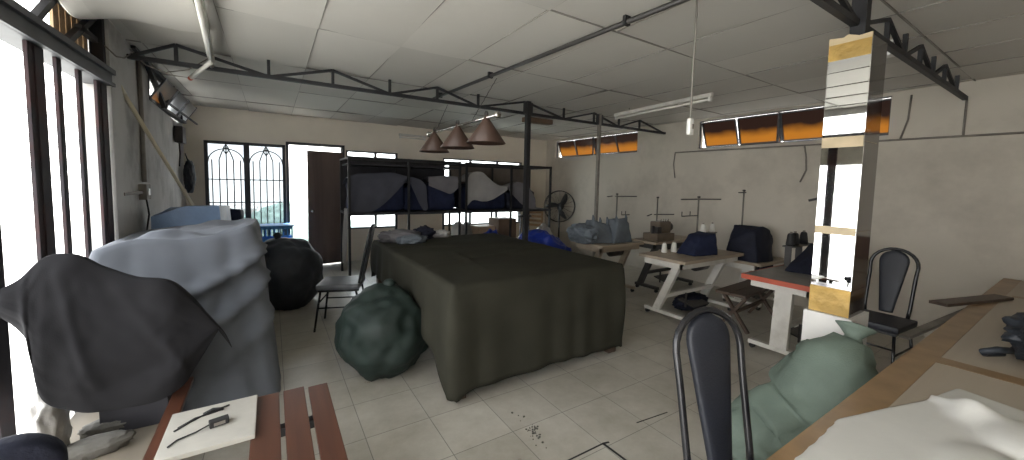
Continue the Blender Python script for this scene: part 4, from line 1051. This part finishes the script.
sew_table('low sewing table carrying the bronze overlock machine', 4.62, 5.75, 3.42, 3.88, 'tabletop', 'dkmetal', z=.76)
sew_table('sewing table under the big navy cover at right wall', 5.12, 5.92, 2.26, 2.80, 'tabletop', 'white_mt', z=.62, slant=.05)

# covers, machines on them
def cover(name, label, pts, seed, m_, amp=.012, group='covered sewing machines'):
    o = hull(pts, seed, amp, 7, 4, 1).build(name, m_); tag(o, label, 'machine cover', group); return o
def boxpts(x0, x1, y0, y1, z0, z1, ins=.04): return [(x, y, z0) for x in (x0, x1) for y in (y0, y1)]+[(x+(ins if x == x0 else -ins), y+(ins if y == y0 else -ins), z1) for x in (x0, x1) for y in (y0, y1)]
cover('machine_cover', 'navy cover with sloping front over machine on white-legged table', [(4.20, 2.58, .742), (4.58, 2.50, .742), (4.20, 2.82, .742), (4.62, 2.82, .742), (4.30, 2.64, .88), (4.40, 2.62, .95), (4.62, 2.56, 1.0), (4.63, 2.80, 1.0), (4.42, 2.80, .97)], 71, 'navy')
cover('machine_cover', 'big navy cover over machine at right wall behind dark bench', [(5.16, 2.30, .50), (5.50, 2.28, .46), (5.76, 2.4, .46), (5.16, 2.74, .62), (5.80, 2.76, .62), (5.14, 2.66, .88), (5.22, 2.40, 1.02), (5.38, 2.38, 1.07), (5.58, 2.38, 1.03), (5.76, 2.42, .88), (5.32, 2.72, 1.07), (5.66, 2.74, 1.03)], 72, 'navy_d')
cover('machine_cover', 'dark slate cover on the red-edged table by column', [(4.32, 1.42, .742), (4.84, 1.42, .742), (4.32, 1.70, .742), (4.84, 1.70, .742), (4.62, 1.48, 1.0), (4.82, 1.46, 1.02), (4.80, 1.66, 1.0), (4.42, 1.5, .84)], 73, 'navy_d')
mc = thing('covered_machine', 'slate-blue covered machine with thread pegs poking up', 'machine cover', (-.22, -.25, 0), 0, 'covered sewing machines')
hull([(4.02, 4.10, .742), (4.40, 3.96, .742), (4.40, 4.36, .742), (4.02, 4.42, .742), (4.06, 4.14, 1.07), (4.12, 4.34, 1.06), (4.34, 4.10, 1.0), (4.36, 4.30, 1.0)], 74, .012, 7, 4, 1).build('cover', 'slateblue', mc)
hull([(4.28, 3.94, .742), (4.66, 3.94, .742), (4.66, 4.2, .742), (4.28, 4.2, .742), (4.40, 3.98, 1.08), (4.54, 3.97, 1.10), (4.64, 4.0, 1.02), (4.62, 4.18, 1.05), (4.40, 4.18, 1.07)], 75, .012, 7, 4, 1).build('cover', 'slateblue', mc)
for (x, y, h) in [(4.07, 4.15, 1.14), (4.22, 4.16, 1.10), (4.30, 4.10, 1.11), (4.40, 4.02, 1.13), (4.60, 4.02, 1.14)]:
    MB().tube([(x, y, .99), (x, y, h-.04), (x-.01, y, h)], [.022, .02, .008], 8).build('thread_peg', 'slateblue', mc)
bgp = lump((0, 0, .12), (.15, .27, .145), 76, .2, 3, 0, 5, .05, 7).build('fabric_bag', 'slateblue', None, (3.92, 4.36, .742))
bgp.location = (3.74, 4.0, .742); bgp.name = 'cloth_bundle'; tag(bgp, 'slate-blue cloth bundle lying left of the covered machine', 'fabric bundle')

om = thing('overlock_machine', 'bronze overlock machine uncovered on its low table', 'sewing machine', (4.92, 3.60, .76))
MB().box((.0, 0, .055), (.40, .26, .11), None, .012).build('bed', 'machine', om)
MB().box((.06, .02, .19), (.26, .18, .18), None, .02).build('head', 'machine', om)
MB().box((-.10, -.04, .16), (.09, .10, .09), None, .012).build('presser_arm', 'dkmetal', om)
MB().cyl((.20, .0, .19), (.25, .0, .19), .065, n=18).build('hand_wheel', 'dkmetal', om)
for k in range(4): MB().cyl((-.04+k*.055, -.06, .28), (-.04+k*.055, -.06, .32), .009, n=10).build('tension_knob', 'chrome', om)
MB().cyl((-.17, -.02, .11), (-.17, -.02, .22), .022, n=12).build('thread_cone', 'thread_k', om)
def thread_stand(label, x, y, z0, h, bars, lower=None):
    t = thing('thread_stand', label, 'thread stand', (x, y, z0), 0, 'thread stands on the sewing tables')
    MB().cyl((0, 0, 0), (0, 0, h), .011, n=8).build('pole', 'standmt', t); MB().lathe([(0, 0), (.035, 0), (.03, .012), (0, .014)], (0, 0, 0), 12).build('foot', 'standmt', t)
    for (dx0, dx1, zz, dy) in bars:
        MB().bar((dx0, -dy, zz), (dx1, dy, zz), .014).build('thread_arm', 'dkmetal', t)
    if lower:
        MB().bar((lower[0], 0, lower[2]), (lower[1], 0, lower[2]), .012).build('spool_tray', 'dkmetal', t)
        for x_ in (lower[0], (lower[0]+lower[1])/2): MB().cyl((x_, 0, lower[2]), (x_, 0, lower[2]+.06), .006, n=6).build('spool_pin', 'dkmetal', t)
    MB().lathe([(0, 0), (.02, 0), (.02, .02), (0, .022)], (0, 0, h), 10).build('pole_cap', 'dkmetal', t)
    return t
thread_stand('thread stand behind the slate-blue covered machine', 4.56, 4.12, .742, .68, [(-.32, .0, .655, .10), (.0, .42, .655, -.03)], (.12, .30, .36))
thread_stand('thread stand rising over the bronze overlock machine', 5.10, 3.78, .762, .62, [(-.36, .0, .36, .1), (0, .36, .36, -.05)])
thread_stand('tall thread stand with long arm over the navy sloping cover', 4.86, 2.96, .742, .68, [(-.42, .0, .66, 0.02), (.0, .45, .66, -.05)], (-.36, 0, .44))
thread_stand('short-armed thread stand above the big navy cover', 5.62, 2.76, .622, .90, [(-.14, .05, .88, .0)], (-.12, .02, .28))
# thread cones
def cone(label, x, y, z, m_, s=1., group='thread cones'):
    t = thing('thread_cone', label, 'thread cone', (x, y, z), 0, group)
    MB().lathe([(.0, 0), (.034*s, .0), (.038*s, .012*s), (.026*s, .105*s), (.018*s, .115*s), (0, .115*s)], (0, 0, 0), 16).build('thread', m_, t)
    MB().cyl((0, 0, .115*s), (0, 0, .13*s), .011*s, n=10).build('core', 'conduit', t)
    return t
cone('white thread cone at the left corner of white-legged table', 4.13, 2.93, .741, 'thread_w'); cone('white thread cone right of the corner cone on white-legged table', 4.28, 2.90, .741, 'thread_w', 1.05)
cone('dark thread cone between white cones and sloping navy cover', 4.46, 2.88, .741, 'thread_k', .95)
sh2 = MB().bx(4.75, 4.92, 2.93, 3.01, .741, .93, .004); 
sp = thing('spool_rack', 'small raised spool rack behind the sloping navy cover', 'spool rack', (4.92, 2.90, .741))
MB().bx(-.10, .26, -.04, .04, .20, .212).build('tray', 'standmt', sp)
for x in (-.08, .24): MB().bx(x-.006, x+.006, -.03, .03, 0, .2).build('leg', 'standmt', sp)
cone('white thread cone on spool rack, left of the pair', 4.90, 2.90, .9535, 'thread_w'); cone('white thread cone on spool rack, right of the pair', 5.12, 2.90, .9535, 'thread_w')
sp = thing('spool_rack', 'thin spool shelf above the red-edged table holding black cones', 'spool rack', (5.0, 1.84-.04, .741))
MB().bx(-.36, .18, -.05, .05, .20, .214).build('tray', 'dkmetal', sp)
for x in (-.34, -.08): MB().bx(x-.007, x+.007, -.03, .03, 0, .2).build('leg', 'dkmetal', sp)
for x, lab in ((4.70, 'black thread cone at the left of the spool shelf trio'), (4.80, 'black thread cone in the middle of the spool shelf trio'), (5.02, 'black thread cone at the right end beside mirrored column')): cone(lab, x, 1.80, .9555, 'thread_k', 1.15)

# dark bench between the tables
db = thing('wooden_bench', 'dark brown bench standing between the white-legged and red-edged tables', 'bench', (4.78, 2.16, 0), R(4))
MB().bx(-.62, .42, -.15, .0, .40, .43, .006).build('seat_board', 'benchd', db); MB().bx(-.62, .42, .01, .16, .40, .43, .006).build('seat_board', 'benchd', db)
for x in (-.50, .28):
    for s in (-1, 1): MB().bar((x, -s*.13, .40), (x, s*.15, .0), .04, .03).build('leg', 'benchd', db)
MB().bx(-.50, .28, -.015, .015, .18, .21).build('stretcher', 'benchd', db)
fp_ = heap('fabric_heap', 'dark cloth heap on floor under the white-legged table', 'cloth heap', (4.55, 2.80), (.30, .14, .10), 81, 'navy_d', 0)
# wall cables
def cable(name, label, pts, r=.007, m_='conduit', cat='cable'):
    o = MB().tube(pts, r, 6).build(name, m_); tag(o, label, cat); return o
xw = XR-.012
o = MB().cyl((xw, 4.10, 2.16), (xw, .15, 2.13), .011, n=8); tag(o.build('wall_conduit', 'conduit'), 'long horizontal conduit on right wall below the amber windows', 'conduit')
cable('wall_cable', 'cable dropping from conduit left end on the right wall', [(xw, 4.10, 2.15), (xw, 4.12, 1.95), (xw, 4.08, 1.72)], .010)
cable('wall_cable', 'curved cable hanging on right wall left of the mirrored column', [(xw, 2.20, 2.14), (xw, 2.17, 1.98), (xw, 2.16, 1.82), (xw, 2.22, 1.66)], .010)
cable('wall_cable', 'vertical cable on right wall right of the mirrored column', [(xw, 1.24, 2.62), (xw, 1.25, 2.35), (xw, 1.30, 2.14)], .009)
cable('wall_cable', 'short vertical cable at truss end on the right wall', [(xw, .84, 2.50), (xw, .84, 2.14)], .010)
cable('ceiling_wire', 'thin looping wire hanging by the truss at the left wall', [(-.95, 4.35, 2.58), (-.85, 4.3, 2.46), (-.72, 4.28, 2.42), (-.58, 4.3, 2.47), (-.45, 4.35, 2.60)], .005)
cable('ceiling_wire', 'thin wire strung from doorway end post to the truss', [(XL, 3.9, 2.47), (-.96, 4.05, 2.44), (-.95, 4.2, 2.47), (-.94, 4.3, 2.53)], .005)
o = MB().tube([(5.72, 3.70, 1.36), (5.94, 3.56, 1.38)], .012, 6)
rd = MB().bar((5.93, 2.10, 1.42), (5.93, 1.84, 1.50), .03); tag(rd.build('wall_bracket', 'dkmetal'), 'short slanting dark bracket on right wall beside the mirrored column', 'bracket')
# left wall fittings
lb = thing('switch_box', 'grey switch box with hanging wires on the left wall', 'switch box', (-1.0, 4.72, 1.40))
MB().bx(-.01, .05, -.07, .07, -.06, .08, .008).build('box_body', 'conduit', lb); MB().tube([(.03, 0, -.06), (.04, .02, -.2), (.03, -.03, -.34)], .007, 6).build('wire', 'rubber', lb); MB().bx(.05, .056, -.03, .03, -.02, .04).build('switch_plate', 'white_pl', lb)
cable('wall_conduit', 'vertical dark conduit on left wall behind the leaning pipe', [(-.995, 4.80, 2.64), (-.998, 4.82, 2.0), (-.99, 4.78, 1.5)], .018, 'conduit', 'conduit')
MBx = MB().bx(-.995, -.975, 4.15, 4.70, 1.395, 1.42); tag(MBx.build('wall_trunking', 'conduit'), 'short horizontal trunking beside the left wall switch box', 'trunking')
hg = lump((0, 0, -.22), (.07, .09, .24), 90, .2, 3, -.46, 4); o = thing('hanging_bag', 'dark bag hanging on left wall near the barred window', 'bag', (-1.02, 7.3, 1.78)); hg.build('bag_body', 'black_bag', o); MB().tube([(0, -.04, -.02), (-.04, 0, .12), (0, .04, -.02)], .006, 6).build('strap', 'rubber', o)
mtr = thing('meter_box', 'small dark box under the louvre window on the left wall', 'box', (-1.08, 6.9, 2.12)); MB().bx(-.01, .08, -.12, .12, -.1, .12, .01).build('box_body', 'dkmetal', mtr); MB().tube([(.03, -.06, -.1), (.04, -.1, -.25), (.02, -.04, -.42)], .008, 6).build('wire', 'rubber', mtr)

# ------------------------------------------------------------------ long worktop at front right
wk = thing('worktop', 'long boarded worktop edged with brown tape along front right', 'table', (3.55, 0, 0))
MB().bx(-2.75, 2.38, -.75, .488, .71, .75, .003).build('table_top', 'ply', wk)
MB().bx(-2.75, 2.38, .385, .4895, .709, .7515).bx(-.90, -.80, -.75, .385, .749, .7512).bx(1.35, 1.42, -.75, .355, .749, .7512).bx(-2.75, -2.66, -.75, .355, .749, .7512).build('tape_edge', 'tape', wk)
for x in (-2.6, -.85, .9, 2.28):
    for y in (-.68, .34): MB().bx(x-.035, x+.035, y-.035, y+.035, 0, .71).build('leg', 'benchd', wk)
MB().bx(-2.6, 2.28, .32, .36, .60, .70).build('apron', 'benchd', wk)
pn = MB().bx(XR-.035, XR-.004, -.70, .36, .752, 1.02, .004); tag(pn.build('wood_panel', 'brownwood'), 'brown wooden panel leaning on right wall at the worktop end', 'panel')
P = flat_sheet((1.73, -.035), 1.12, .90, R(-11), .84, 46, 36)
P = drape(P, [box_col((3.55, -.15, .73), (5.2, 1.2, .04), 0, .008), ell_col((2.10, 0.205, .752), (.05, .05, .075), .0), ell_col((2.02, 0.085, .75), (.16, .10, .05), .0), ell_col((1.72, 0.135, .75), (.16, .10, .03), .0)], 80, 8, seed=21, bend=.25)
o = cloth_obj('white_cloth', P, 'whitecloth'); tag(o, 'white cloth with a raised peak spread on the worktop', 'cloth')
kb = thing('plastic_bag', 'black crumpled bag on worktop at the right edge', 'bag', (3.20, .10, .7525))
lump((0, 0, .10), (.26, .14, .10), 95, .3, 3., 0, 5, .08, 8).build('bag_body', 'black_bag', kb)
MB().tube([(-.26, .10, .06), (-.33, .13, .07), (-.36, .17, .05), (-.30, .17, .03), (-.25, .12, .04)], .016, 8).build('handle', 'black_bag', kb)
# planks by the worktop end
for i, (a, b, w, lab) in enumerate([((4.0, .60, .765), (4.75, .38, .765), .10, 'dark plank overhanging worktop edge nearest the right wall'), ((3.5, .66, .60), (4.35, .50, .708-.02), .05, 'grey batten stuck out beneath the worktop edge')]):
    a = Vector(a); b = Vector(b); mb = MB(); d_ = (b-a); ang = math.atan2(d_.y, d_.x)
    mb.box((a+b)/2, (d_.length, w, .02), (0, -math.atan2(d_.z, math.hypot(d_.x, d_.y)), ang)); o = mb.build('plank', 'benchd' if i == 0 else 'conduit'); tag(o, lab, 'plank', 'loose planks by the worktop')
# green sack
def sack_sq(q, p): return q
gs = thing('fabric_sack', 'big sage green sack slumped against the worktop and column', 'sack', (0, 0, 0))
path = [((2.12, 1.05, .08), .08), ((2.22, 1.01, .16), .15), ((2.33, .95, .23), .185), ((2.42, .84, .38), .18), ((2.46, .735, .55), .215), ((2.50, .69, .68), .165), ((2.54, .67, .78), .075)]
bm = bmesh.new(); n = 40; rings = []
N = 34
def lerp_path(t):
    f_ = t*(len(path)-1); i = min(int(f_), len(path)-2); s_ = f_-i; s_ = s_*s_*(3-2*s_)*.5+s_*.5
    return Vector(path[i][0]).lerp(Vector(path[i+1][0]), s_), path[i][1]*(1-s_)+path[i+1][1]*s_
vs = []; fs = []
for i in range(N):
    t = i/(N-1); c_, r_ = lerp_path(t); c2, _ = lerp_path(min(1, t+.02)); c1, _ = lerp_path(max(0, t-.02)); tg = (c2-c1).normalized()
    a_ = Vector((0, 1, 0)); a_ = (a_-tg*a_.dot(tg)).normalized(); b2 = tg.cross(a_)
    if i == 0: r_ *= .35
    crease = 1-.16*math.exp(-((t-.47)/.045)**2)-.05*math.exp(-((t-.7)/.03)**2)
    for k in range(n):
        an = 2*PI*k/n; dr = Vector((0, 0, 0))+a_*math.cos(an)+b2*math.sin(an)
        p_ = c_+dr*r_*crease; nz = noise.noise(p_*5)+.6*noise.noise(p_*11)+.3*noise.noise(p_*22)-.8*max(0, 1-abs(noise.noise(Vector((p_.x*4+3, p_.y*4, p_.z*7)))*5)); p_ += dr*.026*nz
        p_.z = max(p_.z, .004+.0*k); vs.append(p_)
for i in range(N-1):
    for k in range(n): fs.append((i*n+k, i*n+(k+1) % n, (i+1)*n+(k+1) % n, (i+1)*n+k))
fs += [tuple(range(n))[::-1], tuple((N-1)*n+k for k in range(n))]
for v in vs: v.y = max(v.y, .505)
MB().add(vs, fs, True).build('sack_body', 'sack', gs)
nk = MB(); nk.lathe([(.05, -.02), (.035, .02), (.06, .05), (.085, .075), (.05, .085), (0, .07)], (2.545, .665, .775), 16, Matrix.Rotation(R(25), 3, 'Y')); nk.build('sack_neck', 'sack', gs)

# floor damage
fc = MB()
for (a, b, w) in [((1.34, 1.53), (1.66, 1.53), .009), ((1.66, 1.53), (1.67, 1.30), .014), ((2.0, 1.56), (2.28, 1.53), .006), ((1.66, 1.53), (1.70, 1.52), .012)]:
    d_ = Vector((b[0]-a[0], b[1]-a[1], 0)); fc.box(((a[0]+b[0])/2, (a[1]+b[1])/2, .0012), (d_.length, w, .002), (0, 0, math.atan2(d_.y, d_.x)))
o = struct('trim_6', fc, 'rubber', 'dark cracked joints of a lifted floor tile')
# fallen mortar crumbs
random.seed(9); cm = MB()
for k in range(40):
    x = 1.36+random.gauss(0, .03); y = 1.84+random.gauss(0, .07); s = random.uniform(.003, .009)
    cm.box((x, y, s*.4), (s, s*1.3, s*.8), (0, 0, random.random()*3))
o = cm.build('mortar_crumbs', 'pvcgrey'); tag(o, 'scattered mortar crumbs on the floor before the draped table', 'crumbs', None, 'stuff')

# ------------------------------------------------------------------ light
wd = bpy.data.worlds.new('world'); scene.world = wd; wd.use_nodes = True
nt = wd.node_tree; bg = nt.nodes['Background']
tc = nt.nodes.new('ShaderNodeTexCoord'); sx = nt.nodes.new('ShaderNodeSeparateXYZ'); rp = nt.nodes.new('ShaderNodeValToRGB')
nt.links.new(tc.outputs['Generated'], sx.inputs[0]); nt.links.new(sx.outputs['Z'], rp.inputs['Fac'])
rp.color_ramp.elements[0].position = 0; rp.color_ramp.elements[0].color = (1.0, .985, .965, 1)
rp.color_ramp.elements[1].position = .6; rp.color_ramp.elements[1].color = (.92, .955, 1.0, 1)
nt.links.new(rp.outputs['Color'], bg.inputs['Color']); bg.inputs['Strength'].default_value = 3.4
sun = bpy.data.lights.new('sun', 'SUN'); sun.energy = 6; sun.angle = R(1.5); sun.color = (1, .96, .9)
so = bpy.data.objects.new('sun', sun); COL.objects.link(so); so.rotation_euler = Vector((-.12, -.50, -1.)).to_track_quat('-Z', 'Y').to_euler()
def portal(loc, rot, sx_, sy_):
    l = bpy.data.lights.new('portal', 'AREA'); l.shape = 'RECTANGLE'; l.size = sx_; l.size_y = sy_; l.cycles.is_portal = True
    o = bpy.data.objects.new('portal', l); COL.objects.link(o); o.location = loc; o.rotation_euler = rot
portal((XL-.17, 1.27, 1.15), (0, R(-90), 0), 2.3, 5.5)
portal((-.34, YB+.16, 1.2), (R(-90), 0, 0), 1.15, 1.85); portal((.7, YB+.16, 1.1), (R(-90), 0, 0), .9, 2.2)
portal((1.7, YB+.16, 1.4), (R(-90), 0, 0), 1.0, 1.5); portal((4.2, YB+.16, 1.35), (R(-90), 0, 0), 2.05, 1.5)
cy = scene.cycles
cy.max_bounces = 10; cy.diffuse_bounces = 6; cy.glossy_bounces = 5; cy.transmission_bounces = 8; cy.transparent_max_bounces = 12
cy.use_denoising = True; cy.sample_clamp_indirect = 6
cy.caustics_reflective = False
vs_ = scene.view_settings
vs_.view_transform = 'Standard'; vs_.look = 'None'; vs_.gamma = 1; vs_.use_curve_mapping = False; vs_.exposure = 1.22
